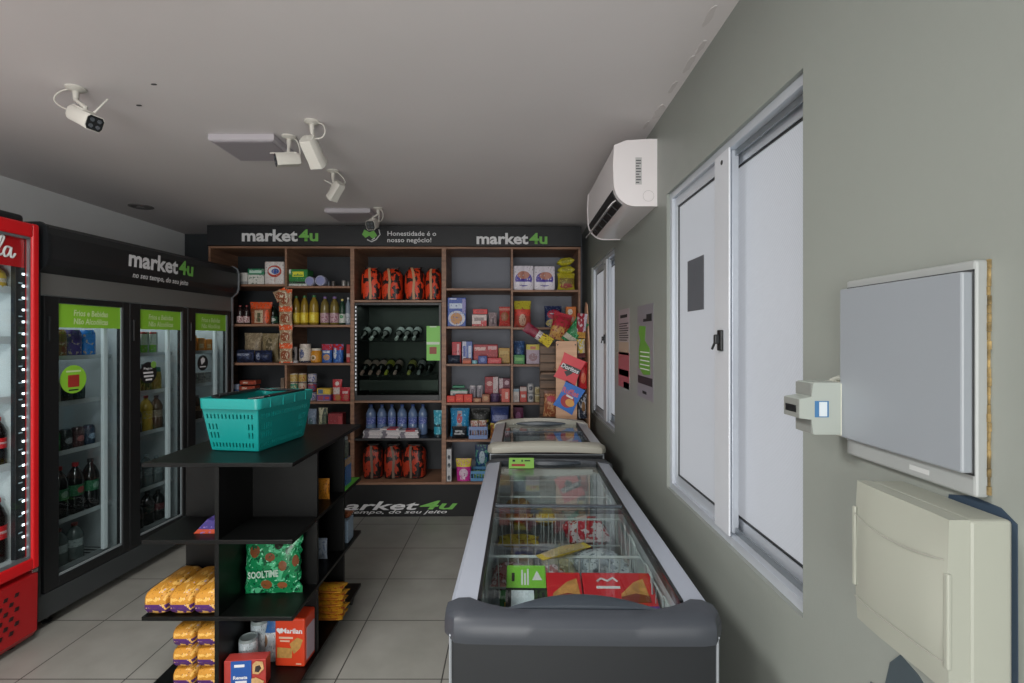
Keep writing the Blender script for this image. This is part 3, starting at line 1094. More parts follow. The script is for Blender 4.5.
o = B().loft([[(r * math.cos(2 * PI * i / 20), r * math.sin(2 * PI * i / 20), z) for i in range(20)] for r, z in ((.030, 0), (.043, .108), (.046, .110), (.046, .116), (.001, .117))]).out('noodle_cup', P('#c9b7a8', ('s', 0, 1, .35, .62, '#a33a30'), ('b', .9, 1, '#ded8d0')), None, True)
o.location = spt(-2.17, 4.60, SHELFZ['L1', 3])
o.location.z += .0
tag(o, 'white and red noodle cup on the fourth shelf behind the basket', 'cup')
put('L1', 3, 'box', 281.5, 284.8, 378, .06, 'narrow_carton', 'narrow grey brown carton beside the divider behind the basket', 'carton', P('#6d5c4e', ('b', .3, .6, '#8d7a68')), d=.05)

# --- second bay
put('L2', 0, 'box', 289.5, 308, 269.5, .03, 'diaper_pack', 'green pack with yellow print on the top shelf of the second bay', 'pack', P('#2d7a3c', ('s', .2, .8, .56, .86, '#d8d63c'), ('s', .25, .75, .62, .68, '#2d7a3c'), ('b', .16, .28, '#23252a'), ('b', .0, .14, '#c7cac9'), ('s', .0, .12, .7, 1, '#cfd4cc')), d=.14)
for i, (a, b2) in enumerate(((305.3, 314.8), (315.3, 326))):
    put('L2', 0, 'disc', a, b2, 275.5, -.03 + .035, 'round_tub', ('round lilac grey tub lying on its side, the left one on the top shelf', 'round lilac grey tub lying on its side, the right one on the top shelf')[i], 'tub', mat('#9a9cb4', .45), group='lilac tubs on the top shelf')
for i, (a, b2, yt) in enumerate(((327, 330.5, 280.5), (331.2, 335, 281), (341.5, 345.5, 280.5), (346.5, 350, 281.5))):
    put('L2', 0, 'can', a, b2, yt, .05, 'small_tin', ('tiny dark tin right of the lilac tubs', 'second tiny dark tin right of the lilac tubs', 'tiny silver tin near the right end of the top shelf', 'last tiny tin at the divider on the top shelf')[i], 'tin', mat(('#3c4048', '#55514f', '#8d8a86', '#5c5a58')[i], .35, .3))
OILG = mat('#8a7128', .12)
for i, (a, b2) in enumerate(((291.5, 299.3), (299.9, 307.6), (308.3, 317.6))):
    put('L2', 1, 'bottle', a, b2, 296 - i * .4, .05, 'oil_bottle', ('golden oil bottle with green cap next to the hanging snacks', 'middle golden oil bottle with green cap', 'third golden oil bottle with green cap, the widest')[i], 'bottle', (OILG, mat('#2f6b3a', .4), P('#d2b62c', ('s', .3, .7, .2, .8, '#e8d95a'))), group='oil bottles with green caps')
for i, (a, b2) in enumerate(((319.5, 328.3), (329, 338))):
    put('L2', 1, 'bottle', a, b2, 296.5, .05, 'oil_bottle', ('light oil bottle with purple cap and pink label, left of two', 'light oil bottle with purple cap and pink label, right of two')[i], 'bottle', (mat('#6f6030', .12), mat('#71578f', .4), P('#b79aa0', ('n', '#8f5f72', 5, .55))), group='oil bottles with purple caps')
put('L2', 1, 'bottle', 338.6, 344.8, 299, .05, 'vinegar_bottle', 'dark green bottle with white label on the oil shelf', 'bottle', (mat('#1d3a2a', .15), mat('#c7b86a', .4), P('#c3c6bd', ('o', .5, .7, .3, .2, '#3f8a58'))))
put('L2', 1, 'bottle', 345.2, 350.2, 297.5, .05, 'vinegar_bottle', 'clear bottle with white cap at the right end of the oil shelf', 'bottle', (mat('#7e8894', .12), mat('#c9ccd0', .4), P('#b7bcc4', ('n', '#6c7480', 5, .6))))
q, X, Y, Z, w_, h, d = put('L2', 2, 'jar', 297.8, 309.8, 344, .05, 'mayonnaise_jar', 'white jar with blue oval label and dark base on the third shelf', 'jar', (P('#cfc6bb', ('b', 0, .12, '#2b3048'), ('o', .35, .55, .22, .28, '#5d6488')), mat('#c9beb4', .4)))
put('L2', 2, 'can', 291.5, 296.8, 347, .07, 'mug', 'white and dark mug at the left of the third shelf', 'mug', P('#b9b2b0', ('o', .5, .5, .25, .3, '#2b262c')))
put('L2', 2, 'can', 289.8, 297, 361.2, .004, 'jar_lid', 'white round lid lying flat at the front of the third shelf', 'lid', mat('#c4c2c6', .4)) 
put('L2', 2, 'jar', 309.8, 320.6, 348.5, .06, 'mustard_jar', 'yellow mustard jar with white lid on the third shelf', 'jar', (P('#c8861f', ('o', .35, .4, .25, .22, '#d8cdb8'), ('o', .35, .4, .14, .12, '#5b4a2a')), mat('#cdc6b8', .4)))
for i, (a, b2) in enumerate(((321.3, 332.3), (332.5, 343.3))):
    put('L2', 2, 'pouch', a, b2, 344.2, .05, 'refill_pouch', ('blue pouch with red top, the left of two on the third shelf', 'blue pouch with red top and white swirl, the right of two')[i], 'pouch', P('#24539c', ('b', .68, 1, '#b3222c'), ('s', .15, .8, .52, .64, '#c9cdd4') if i == 0 else ('o', .25, .5, .16, .3, '#c9cdd4'), ('o', .5, .3, .3, .16, '#b98a5c') if i == 0 else ('n', '#4a7ac0', 5, .6)), gusset=True, group='blue and red pouches')
put('L2', 2, 'box', 346.8, 350.3, 344.5, .06, 'red_carton', 'narrow red carton at the right end of the third shelf', 'carton', P('#a32f2f', ('b', .3, .5, '#c9b4b0')), d=.07)
zs = [0, .083, .166]
for i in range(3):
    put('L2', 3, 'can', 289.3, 297.2, 401.5 - (i + 1) * 9.25, .06, 'food_tin', ('green labelled tin at the bottom of the left stack on the fourth shelf', 'middle tin of the left stack on the fourth shelf', 'yellow tin on top of the left stack on the fourth shelf')[i], 'tin', P(('#3f7f62', '#3f8068', '#b79a52')[i], ('b', .9, 1, '#b9b4a8'), ('b', 0, .1, '#b9b4a8'), ('n', '#c2b48e', 5, .58)), zoff=zs[i])
    put('L2', 3, 'can', 297.8, 305.8, 401.5 - (i + 1) * 9.25, .06, 'food_tin', ('tin at the bottom of the second stack on the fourth shelf', 'red and white tin in the middle of the second stack', 'yellow tin on top of the second stack on the fourth shelf')[i], 'tin', P(('#8a5c40', '#b7a692', '#b79a52')[i], ('b', .9, 1, '#b9b4a8'), ('b', 0, .1, '#b9b4a8'), ('n', '#a04438', 5, .6)), zoff=zs[i])
    put('L2', 3, 'can', 307, 315.8, 402 - (i + 1) * 9.3, .06, 'food_tin', ('lowest tin of the third stack, beside the tuna tins', 'middle red and blue tin of the third stack', 'top white and blue tin of the third stack')[i], 'tin', P(('#a8a0a8', '#8c3a40', '#b4aeb4')[i], ('b', .9, 1, '#b9b4b4'), ('n', '#4a5c96', 5, .56)), zoff=zs[i] * 1.005)
for i in range(2):
    put('L2', 3, 'box', 317.3, 331, 395 - i * 6.6, .04, 'tuna_tin', ('purple and red fish tin under the yellow one', 'yellow and blue fish tin stacked on another')[i], 'tin', P(('#6a4a86', '#c8a63c')[i], ('s', .1, .45, .15, .85, ('#9a4450', '#4a6a8c')[i]), ('b', 0, .08, '#b9b4b4'), ('s', .6, .9, .3, .7, ('#b83a3a', '#d8b840')[i])), d=.08, zoff=i * .0565 + 0)
put('L2', 3, 'pouch', 332.3, 342, 379.5, .07, 'sauce_pouch', 'red and white sauce pouch on the fourth shelf, the taller one', 'pouch', P('#b8323a', ('s', .1, .8, .3, .62, '#c9c0bc'), ('o', .5, .8, .2, .1, '#d8d0cc'), ('o', .6, .15, .3, .14, '#a8763c')), gusset=True)
put('L2', 3, 'pouch', 340.5, 350, 387.5, .02, 'sauce_pouch', 'red pouch at the divider on the fourth shelf, the shorter one', 'pouch', P('#b02a34', ('s', .2, .8, .55, .72, '#c9a8a8'), ('o', .6, .3, .25, .2, '#a85c4c')), gusset=True)
put('L2', 4, 'pouch', 307.5, 316.5, 409, .06, 'grey_packet', 'grey blue packet on the shelf just above the black island top', 'packet', P('#66768a', ('o', .4, .4, .3, .3, '#3f5a60'), ('n', '#8f9aa8', 6, .6)))
put('L2', 4, 'pouch', 318.5, 327.5, 408, .05, 'white_packet', 'cream and dark packet between grey and red ones above the island top', 'packet', P('#b9b49a', ('o', .7, .5, .3, .5, '#3a463c'), ('n', '#5d6b52', 5, .6)))
put('L2', 4, 'box', 328.5, 343, 413.5, .05, 'red_box', 'low red box with green lower edge above the island top', 'box', P('#8c3238', ('b', .0, .5, '#4a7a58'), ('s', .7, .95, .55, .9, '#a8464a')), d=.1)

# --- hanging strip of snacks between the left bays
t = thing('snack_strip', 'hanging strip of orange topped snack packs between the two left bays', 'snack strip', spt(sx(286) + .03, YS - .055, sz(362.5)), TH)
SN = P('#a08468', ('b', .78, 1, '#de5a2a'), ('b', 0, .07, '#d2512a'), ('o', .5, .42, .34, .25, '#8a4a30'), ('n', '#c9bfa6', 7, .58))
hh = (sz(290) - sz(362.5)) / 4
for i in range(4):
    o = pouch_bm(.118, hh * 1.0, .035, 70 + i, wr=.08).out('snack_pack', SN, t, True)
    o.location = (0, -.002 * i, hh * i)
o = B(Matrix.Translation((-.085, -.02, 3.55 * hh)) @ Matrix.Rotation(1.15, 4, 'Y')).sack([(0, .05, .002), (.02, .046, .012), (.07, .046, .015), (.11, .05, .002)], 20, 2.3, random.Random(3), .06).out('snack_pack', SN, t, True)
B().tube([(0, .012, 0), (0, .014, hh * 2), (0, .016, hh * 4.05), (.0, .054, hh * 4.1)], .003, 6).out('hanging_cord', mat('#b9b2aa', .5), t)

# --- centre bay: charcoal bags, wine cellar, water, magazines
CH = [P('#d2401f', ('n', '#191615', 4.2, .535), ('b', 0, .06, '#2a1d1a')), P('#cf3f1f', ('n', '#1b1716', 4.6, .53), ('b', 0, .05, '#2a1d1a'))]
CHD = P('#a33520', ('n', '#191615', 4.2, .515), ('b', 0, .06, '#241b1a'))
STR = mat('#b98e6a', .6)
for i, (a, b2) in enumerate(((360, 379.5), (380.5, 401), (403.5, 423.5), (424.5, 440.5))):
    put('C', 0, 'sack', a, b2, 267 + (i % 2) * .8, .06, 'charcoal_bag', ('orange and black charcoal sack, leftmost on the upper centre shelf', 'orange and black charcoal sack, second from left on the upper centre shelf', 'orange and black charcoal sack, third from left on the upper centre shelf', 'orange and black charcoal sack, rightmost on the upper centre shelf')[i], 'charcoal bag', CH[i % 2], d=.16, strapm=STR, group='charcoal sacks on the upper shelf', rz=(.1, -.1, .05, -.15)[i])
for i, (a, b2) in enumerate(((361.5, 381), (382.5, 401), (401.5, 424.5))):
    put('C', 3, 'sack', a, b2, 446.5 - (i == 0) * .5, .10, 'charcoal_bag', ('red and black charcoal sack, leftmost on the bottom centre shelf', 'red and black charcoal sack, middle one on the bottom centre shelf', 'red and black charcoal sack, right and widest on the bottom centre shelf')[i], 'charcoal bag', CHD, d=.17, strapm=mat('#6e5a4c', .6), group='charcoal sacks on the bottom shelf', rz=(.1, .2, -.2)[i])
for i, (a, b2) in enumerate(((365, 375.3), (376.3, 386), (387, 395.5), (396.5, 406.5), (407.5, 417), (417.8, 427))):
    put('C', 2, 'bottle', a, b2, 405, .16, 'water_bottle', 'blue plastic water bottle, %s in the row of six' % ('leftmost', 'second from left', 'third from left', 'third from right', 'second from right', 'rightmost')[i], 'water bottle',
        (mat('#5f7496', .12, spec=.6), mat('#23468c', .4), P('#4d5f9c', ('n', '#8a90c4', 5, .56))), style='pet', group='water bottles')
put('C', 2, 'pouch', 433, 442, 411, .03, 'turquoise_packet', 'turquoise packet at the right end of the water shelf', 'packet', P('#2f8fa6', ('s', .0, 1, .4, .5, '#123a44'), ('n', '#7cc4d2', 5, .6), ('b', 0, .12, '#1b2c34')), d=.08, gusset=True)
rg = random.Random(9)
spots = [(-.60, .0, 5), (-.41, .0, 6), (-.245, 0, 5)]
lbls = []
for si, (cx, _, n) in enumerate(spots):
    for i in range(n):
        mg = P(('#c8c2c4', '#b9b6ba', '#cdc8c8')[i % 3], ('o', .6, .5, .25, 5, '#a8363c') if i == n - 1 and si != 0 else ('s', .05, .3, -1, 2, '#74707a'), ('n', '#b08088', 4, .66))
        o = B().box(-.085, .085, -.06, .06, 0, .0135, .003, 2).out('sliced_pack', mg)
        X = sx(372 + si * 18) + rg.uniform(-.008, .008)
        o.location = spt(X, YS + .075 + rg.uniform(-.004, .004), SHELFZ['C', 2] + .0005 + i * .014)
        o.rotation_euler = (0, 0, TH + rg.uniform(-.12, .12))
        tag(o, 'flat white and red pack, %s of the %s pile before the water bottles' % (('lowest', 'second', 'third', 'fourth', 'fifth', 'sixth')[i] if i < n - 1 else 'topmost', ('left', 'middle', 'right')[si]), 'flat pack', 'flat packs in front of the water bottles')

# wine cellar
cx = (ux['c1'] + ux['d0']) / 2
wz0, wz1 = SHELFZ['C', 1], SHELFZ['C', 0] - T
ww, wh = ux['d0'] - ux['c1'] - .006, wz1 - wz0 - .004
wc = thing('wine_cooler', 'black glass-fronted wine cooler built into the centre of the shelving', 'wine cooler', spt(cx + PIV.x, YS, wz0), TH)
q = B()
q.box(-ww / 2, ww / 2, .40, .44, 0, wh)
q.box(-ww / 2, -ww / 2 + .02, .03, .40, 0, wh)
q.box(ww / 2 - .02, ww / 2, .03, .40, 0, wh)
q.box(-ww / 2 + .02, ww / 2 - .02, .03, .40, 0, .02)
q.box(-ww / 2 + .02, ww / 2 - .02, .03, .40, wh - .02, wh)
q.out('cabinet', BLACK, wc)
q = B()
fr = .022
q.box(-ww / 2, -ww / 2 + fr, .0, .028, 0, wh, .002)
q.box(ww / 2 - fr, ww / 2, .0, .028, 0, wh, .002)
q.box(-ww / 2 + fr, ww / 2 - fr, .0, .028, 0, fr * 2.2, .002)
q.box(-ww / 2 + fr, ww / 2 - fr, .0, .028, wh - fr, wh, .002)
dr = q.out('door', BLACK, wc)
B().box(-ww / 2 + fr, ww / 2 - fr, .010, .014, fr * 2.2, wh - fr).out('glass', WGLASS, dr)
q = B()
nled = 22
for i in range(nled):
    z = .09 + (wh - .14) * i / (nled - 1)
    q.box(-ww / 2 + .005, -ww / 2 + .016, -.003, .0005, z, z + .018)
q.out('led_strip', mat('#b8bcc0', .5, emit=.6), dr)
gs = B().box(sx(426.5) - PIV.x - cx, sx(440) - PIV.x - cx, -.002, -.0002, sz(360.5) - wz0, sz(326) - wz0)
go = gs.out('green_sticker', mat('#7cc257', .5), dr)
q = B()
xa = sx(433) - PIV.x - cx
q.box(xa - .032, xa + .032, -.003, -.002, sz(354) - wz0, sz(347) - wz0)
q.out('red_square', mat('#8a3c2c', .5), go)
q = B()
q.box(xa - .058, xa + .058, -.003, -.002, sz(344.5) - wz0, sz(342) - wz0)
q.box(xa - .03, xa + .03, -.003, -.002, sz(327.3) - wz0, sz(326.2) - wz0)
q.out('print_band', mat('#c9d4c2', .5), go)
lo_ = area('cooler_fill', (0, .20, wh - .03), (0, 0, 0), ww * .8, .25, .9, (.95, 1, .98))  # unseen area light added inside to brighten the bottles
lo_.parent = wc
for zz in (341.5, 376.5):
    q = B()
    z = sz(zz) - wz0
    for i in range(12):
        xx = -ww / 2 + .05 + (ww - .1) * i / 11
        q.tube([(xx, .06, z), (xx, .38, z)], .003, 6)
    q.tube([(-ww / 2 + .03, .07, z + .006), (ww / 2 - .03, .07, z + .006)], .004, 6)
    q.tube([(-ww / 2 + .03, .36, z + .006), (ww / 2 - .03, .36, z + .006)], .004, 6)
    q.out('wire_rack', mat('#3a3d40', .4, .6), wc)
B().box(-ww / 2 + .03, ww / 2 - .03, .035, .05, sz(391) - wz0, sz(380) - wz0, .003).out('front_panel', mat('#14161a', .3), wc)


def wine(px, py, capc, labc, label, grp):
    t = p_bottle(.075, .29, mat('#0f1714', .12), mat(capc, .4), P(labc, ('n', '#8f8a84', 6, .62)), 'wine_bottle', 'wine')
    tag(t, label, 'wine bottle', grp)
    x = (px - 512) / 500 * (YS + .2)
    t.location = spt(x, YS + .335, sz(py) + .118)
    t.rotation_euler = (math.radians(110), 0, TH)
    return t


ordn = ('first', 'second', 'third', 'fourth', 'fifth', 'sixth', 'seventh', 'eighth')
for i, px in enumerate((365, 375, 386, 399.5, 408, 416.5)):
    wine(px, 341.5, ('#2a2c2e', '#c9cbcc', '#24302a', '#c3c6c8', '#b9bcbe', '#aeb1b4')[i], '#9ba0a2', '%s wine bottle from the left on the upper rack of the wine cooler' % ordn[i], 'wine bottles on the upper rack')
for i, px in enumerate((366, 374, 382, 389.5, 398, 411.5, 421, 430)):
    wine(px, 376.5, ('#b28a86', '#b58f8a', '#b58f8a', '#a9a83c', '#a98a88', '#b0ae62', '#9a9ca4', '#3c4244')[i], ('#b59a96', '#b99c98', '#b99c98', '#a8a640', '#a58a88', '#b0a860', '#a4a4ac', '#555a5c')[i], '%s wine bottle from the left on the lower rack of the wine cooler' % ordn[i], 'wine bottles on the lower rack')
# --- right bays
put('R2', 0, 'rolls', 513.5, 533.8, 265.5, .03, 'paper_towel_pack', 'white and purple paper towel pack on the top right shelf, left one', 'paper pack', P('#d2ccd6', ('o', .5, .45, .42, .3, '#4d3f9a'), ('o', .5, .62, .3, .16, '#b07a6a'), ('s', .12, .85, .2, .34, '#d8d4de')), group='paper towel packs', rows=1)
put('R2', 0, 'rolls', 534.4, 555.2, 266, .03, 'paper_towel_pack', 'white and purple paper towel pack on the top right shelf, beside the yellow bags', 'paper pack', P('#d2ccd6', ('o', .5, .45, .42, .3, '#4d3f9a'), ('o', .55, .60, .3, .16, '#b07a6a'), ('s', .12, .85, .2, .34, '#d8d4de')), group='paper towel packs', rows=1)
put('R2', 0, 'pouch', 558.2, 576, 272.5, .04, 'yellow_bag', 'yellow snack bag standing at the bottom of the yellow stack, top right shelf', 'bag', P('#b5aa2c', ('s', .1, .9, .35, .7, '#7a6a3a'), ('o', .5, .25, .36, .14, '#9a4a4c')), d=.09)
YB_ = mat('#b5ad30', .4)
for i in range(2):
    z = SHELFZ['R2', 0] + (.148, .226)[i]
    o = B(Matrix.Translation((0, 0, .04)) @ Matrix.Rotation(PI / 2, 4, 'Y') @ Matrix.Translation((0, 0, -.079)) @ Matrix.Rotation(PI / 2, 4, 'Z')).sack([(0, .05, .002), (.01, .046, .016), (.04, .045, .034), (.08, .045, .037), (.12, .045, .034), (.148, .046, .016), (.158, .05, .002)], 22, 2.3, random.Random(i + 3), .06).out('yellow_bag', P('#b8b02e', ('s', .25, .75, .3, .75, '#8f8a2c'), ('n', '#c8c25a', 6, .6)), None, True)
    o.location = spt(sx(567) * 1.012, YS + .09, z)
    o.rotation_euler = (0, (-.05, -.16)[i], TH)
    tag(o, ('yellow snack bag lying in the middle of the yellow stack, top right shelf', 'topmost yellow snack bag of the stack on the top right shelf')[i], 'bag')

o, *_ = put('R1', 1, 'box', 447.5, 465.8, 297.5, .04, 'cereal_box', 'blue cereal box with cookie picture at the left of the right hand shelves', 'box', P('#3a55a0', ('o', .5, .28, .46, .26, '#b9b9c4'), ('o', .48, .27, .32, .2, '#b58250'), ('s', .1, .85, .62, .8, '#b9c6d8'), ('s', .1, .5, .93, .97, '#c4c8d8'), ('s', .8, 1, .45, .95, '#8a86b8')), d=.06)
put('R1', 1, 'box', 472, 486.8, 314.5, .05, 'toast_pack', 'white and red toast pack, lower one, right of the cereal box', 'pack', P('#c9b9b6', ('b', 0, .2, '#b03a3c'), ('s', .15, .8, .45, .75, '#8a7c7c'), ('s', .6, 1, 0, .5, '#b8363a')), d=.08)
put('R1', 1, 'box', 473, 487.5, 309, .06, 'toast_pack', 'red toast pack lying on top of the white one', 'pack', P('#c83a3a', ('o', .5, .5, .3, .3, '#a82c30')), d=.07, zoff=.112 + .0005)
put('R1', 1, 'pouch', 488.5, 497, 312.5, .05, 'grey_packet', 'small grey pink packet between red packs on the second right shelf', 'packet', P('#8a7a7e', ('n', '#b0a0a2', 6, .55), ('s', .4, .7, .2, .6, '#5d5054')))
put('R1', 1, 'pouch', 499, 510.5, 306.5, .05, 'biscuit_packet', 'red and brown biscuit packet beside the middle upright, second right shelf', 'packet', P('#b03a34', ('o', .5, .5, .34, .22, '#8a5a38'), ('b', .8, .92, '#c98a80')))
put('R2', 1, 'pouch', 513.8, 531.5, 300.5, .05, 'noodle_bag', 'yellow topped red bag on the second right shelf, beside the upright', 'bag', P('#a8463a', ('b', .68, 1, '#b5ac34'), ('b', .44, .68, '#c8453c'), ('o', .5, .28, .2, .22, '#c0a08c'), ('n', '#7c3a30', 7, .62)))
put('R2', 1, 'pouch', 544.8, 562.5, 305.5, .06, 'coffee_pouch', 'dark blue pouch with a red oval on the second right shelf', 'pouch', P('#1f2a50', ('o', .55, .6, .38, .22, '#a8243a'), ('s', .3, .8, .62, .66, '#c9b4bc'), ('o', .5, .2, .42, .18, '#a89a62')), gusset=True)
put('R2', 1, 'box', 566.5, 576.8, 306.5, .05, 'orange_carton', 'orange carton at the right end of the second right shelf', 'carton', P('#c8702c', ('o', .4, .75, .24, .14, '#d8cfc4'), ('s', .2, .8, .25, .5, '#b59a84')), d=.08)
put('R1', 2, 'pouch', 447, 460, 355.5, .03, 'dark_packet', 'low dark packet at the left front of the third right shelf', 'packet', P('#2a3040', ('n', '#434c5a', 6, .55)), d=.07)
put('R1', 2, 'box', 452, 461.2, 342, .11, 'red_carton', 'upright red carton behind the dark packet, third right shelf', 'carton', P('#b02c38', ('s', .55, .8, .2, .9, '#c99aa0'), ('n', '#8a2430', 5, .6)), d=.07)
put('R1', 2, 'box', 462.2, 472.4, 341.5, .10, 'blue_carton', 'upright white and blue carton right of the red carton', 'carton', P('#5468a4', ('s', 0, .4, 0, 1, '#b9bccc'), ('s', .1, .35, .3, .8, '#4a5a9c'), ('s', .62, .9, .2, .8, '#b9c0d0')), d=.06)
put('R1', 2, 'box', 473.6, 498, 344.5, .12, 'wafer_box', 'wide dark red box on the third right shelf', 'box', P('#96262e', ('s', .05, .5, .68, .86, '#c9a8a4'), ('s', .6, .95, .72, .9, '#c0989a'), ('n', '#b8404a', 8, .62)), d=.1)
put('R1', 2, 'box', 498.8, 510, 348, .11, 'yellow_carton', 'mustard yellow carton beside the upright on the third right shelf', 'carton', P('#a8843a', ('s', .1, .9, .6, .8, '#b59a56'), ('n', '#8a6a2c', 5, .6)), d=.08)
put('R1', 2, 'box', 462.5, 471, 358.5, .03, 'small_orange_box', 'small orange box at the front of the third right shelf', 'box', P('#b8502c', ('b', .6, 1, '#8a4434')), d=.05)
put('R1', 2, 'can', 471.6, 477.6, 360.5, .03, 'small_tub', 'tiny light blue tub at the front of the third right shelf', 'tub', mat('#7fb4c0', .4))
put('R1', 2, 'box', 478.2, 487, 356, .035, 'small_blue_box', 'small dark blue box in front of the wide red box', 'box', P('#2c3f86', ('o', .5, .5, .25, .3, '#6878b0')), d=.05)
put('R1', 2, 'box', 487.6, 501.5, 358, .03, 'small_red_box', 'small bright red box at the front of the third right shelf', 'box', P('#b8323a', ('s', .2, .8, .35, .65, '#c85a5c')), d=.06)
put('R2', 2, 'pouch', 513.6, 525.2, 341, .11, 'blue_packet', 'dark blue packet beside the middle upright, third right shelf', 'packet', P('#26406a', ('n', '#4a6a96', 6, .55)))
put('R2', 2, 'box', 513.8, 524.8, 355, .04, 'green_box', 'small green box in front of the dark blue packet', 'box', P('#2f7a3a', ('s', .15, .85, .35, .7, '#6aa85c')), d=.06)
put('R2', 2, 'box', 526.5, 540, 344.5, .05, 'tea_box', 'pale lilac box with yellow top on the third right shelf', 'box', P('#a897a6', ('b', .72, 1, '#c2b23c'), ('o', .5, .35, .32, .2, '#8a6a72'), ('s', .3, .7, .76, .9, '#b86a50')), d=.09)
zo = 0
for i in range(3):
    put('R1', 3, 'box', 446.6 + i * 8.6, 455 + i * 8.6, 394.5 + (i == 0) * 1.5, .03, 'gelatin_box', 'bright red small box, %s of three in a row, fourth right shelf' % ('left', 'middle', 'right')[i], 'box', P('#c8301f', ('s', .2, .8, .3, .6, '#d8502c'), ('n', '#a82820', 5, .6)), d=.06, group='bright red boxes')
put('R1', 3, 'box', 450.5, 467.5, 390, .10, 'medicine_box', 'white box with dark print behind the bright red boxes', 'box', P('#b5b8b4', ('s', .15, .85, .3, .7, '#53616a'), ('b', .9, 1, '#4a8a72')), d=.09)
put('R1', 3, 'box', 452.5, 464.5, 385.8, .11, 'green_box', 'flat green box lying on the white box behind the red boxes', 'box', P('#2f7a5c', ('n', '#5c9a82', 6, .6)), d=.07, zoff=.1225)
for i, (a, b2) in enumerate(((469.3, 475.8), (476.8, 483))):
    put('R1', 3, 'can', a, b2, 386, .11, 'white_tin', ('white tin behind the brown packs, left of two', 'white tin behind the brown packs, right of two')[i], 'tin', P('#a5a0a8', ('s', .3, .7, .2, .8, '#6a626c'), ('b', .93, 1, '#c4c0c4')), group='white tins')
for i in range(2):
    put('R1', 3, 'box', (473.2, 481.8)[i], (481.2, 489.6)[i], (398.2, 394.5)[i], .03, 'brown_pack', ('low brown pack right of the bright red boxes', 'taller brown pack next to the purple tub')[i], 'pack', P('#8a5238', ('o', .5, .5, .3, .3, '#b58a62')), d=.06)
put('R1', 3, 'box', 485, 498.5, 377, .14, 'chocolate_box', 'tall dark red box with white swoosh on the fourth right shelf', 'box', P('#8c1f28', ('s', .62, 1, .3, 1, '#b8aaac'), ('o', .35, .72, .22, .1, '#c09894')), d=.07)
put('R1', 3, 'box', 499.2, 510.5, 378.5, .14, 'chocolate_box', 'white and maroon box beside the upright on the fourth right shelf', 'box', P('#5f2438', ('s', 0, .35, .2, 1, '#b5a4aa'), ('b', .3, .55, '#8c2230'), ('o', .7, .8, .2, .1, '#b59aa4')), d=.07)
put('R1', 3, 'can', 490.3, 500, 394.3, .03, 'purple_tub', 'round dark purple tub at the front of the fourth right shelf', 'tub', P('#43304e', ('b', .75, 1, '#5a4264')))
put('R1', 3, 'box', 501.5, 509.8, 389, .04, 'pink_carton', 'orange pink small carton beside the upright, fourth right shelf', 'carton', P('#c0564c', ('s', .45, .8, .25, .75, '#d0a89c')), d=.06)
put('R2', 3, 'box', 512.8, 519.4, 389, .04, 'milk_carton', 'white carton with blue grey top beside the upright, right bay', 'carton', P('#b9b0ac', ('b', .78, 1, '#7f95a4'), ('o', .5, .35, .3, .2, '#a09490')), d=.06)
put('R2', 3, 'box', 520, 527, 387.2, .04, 'milk_carton', 'white and red carton in the right bay, left of the white cups', 'carton', P('#b5463e', ('b', .72, 1, '#b9aaa6'), ('s', .2, .8, .3, .5, '#c9b4ae')), d=.06)
for i in range(2):
    put('R2', 3, 'can', 527.8, 534.2, 402.8 - (i + 1) * 9.3, .04, 'yogurt_cup', ('white cup at the bottom of the pair in the right bay', 'white cup stacked on top of the pair in the right bay')[i], 'cup', P('#b9b9ba', ('o', .5, .5, .3, .25, '#4d505a'), ('b', .88, 1, '#9a9ca0')), zoff=i * .0835)
    put('R2', 3, 'can', 535, 541.5, 402.8 - (i + 1) * 7.6, .04, 'cream_cup', ('cream yellow cup at the bottom beside the chips stand', 'cream yellow cup on top beside the chips stand')[i], 'cup', P('#b5a882', ('o', .5, .5, .3, .3, '#8a7a4c'), ('b', .88, 1, '#c4bca4')), zoff=i * .0683)
put('R1', 4, 'pouch', 450, 469.5, 408.8, .12, 'blue_bag', 'bright blue snack bag with white and red centre, fifth right shelf', 'bag', P('#2a86b8', ('s', .38, .62, .1, .9, '#b5a4a8'), ('o', .5, .65, .14, .16, '#a8404a'), ('n', '#7cbcd8', 6, .62)))
put('R1', 4, 'pouch', 451.5, 467, 427, .03, 'black_packet', 'black packet with white print in front of the bright blue bag', 'packet', P('#1a1d22', ('s', .15, .85, .35, .7, '#a4a8ac'), ('n', '#2a2e36', 5, .55)), d=.06)
put('R1', 4, 'pouch', 470, 490.5, 409, .20, 'black_bag', 'black bag with yellow bands at the back of the fifth right shelf', 'bag', P('#1d1f1e', ('s', .1, .9, .5, .58, '#a8a032'), ('s', 0, .2, .2, .38, '#a8a032'), ('s', .8, 1, .2, .38, '#a8a032')), d=.07)
o_, X, Y, Z, w_, h, d = put('R1', 4, 'tray', 469, 487.3, 427, .03, 'blue_basket', 'small blue grey plastic basket with packets on the fifth right shelf', 'basket', mat('#6f86b4', .45), d=.14)
for i in range(2):
    o = p_pouch(.075, .15, .045, P('#a8766a', ('n', '#c4bcb4', 6, .5), ('s', .2, .7, .5, .7, '#8a3a3c')), 'mixed_packet', 31 + i)
    o.location = spt(X + (-.036, .036)[i], Y + (.0, .02)[i], Z + .006)
    tag(o, ('brown and white packet in the small blue basket, left', 'brown and white packet in the small blue basket, right')[i], 'packet', 'packets in the small blue basket')
put('R1', 4, 'pouch', 490.5, 509.5, 407.3, .12, 'cookie_bag', 'dark blue cookie bag with white print beside the upright', 'bag', P('#2c3c72', ('s', .1, .9, .52, .72, '#7f86ac'), ('b', 0, .34, '#a8813c'), ('n', '#4a5a94', 6, .64), ('o', .4, .18, .3, .14, '#8a5a34')), d=.09)
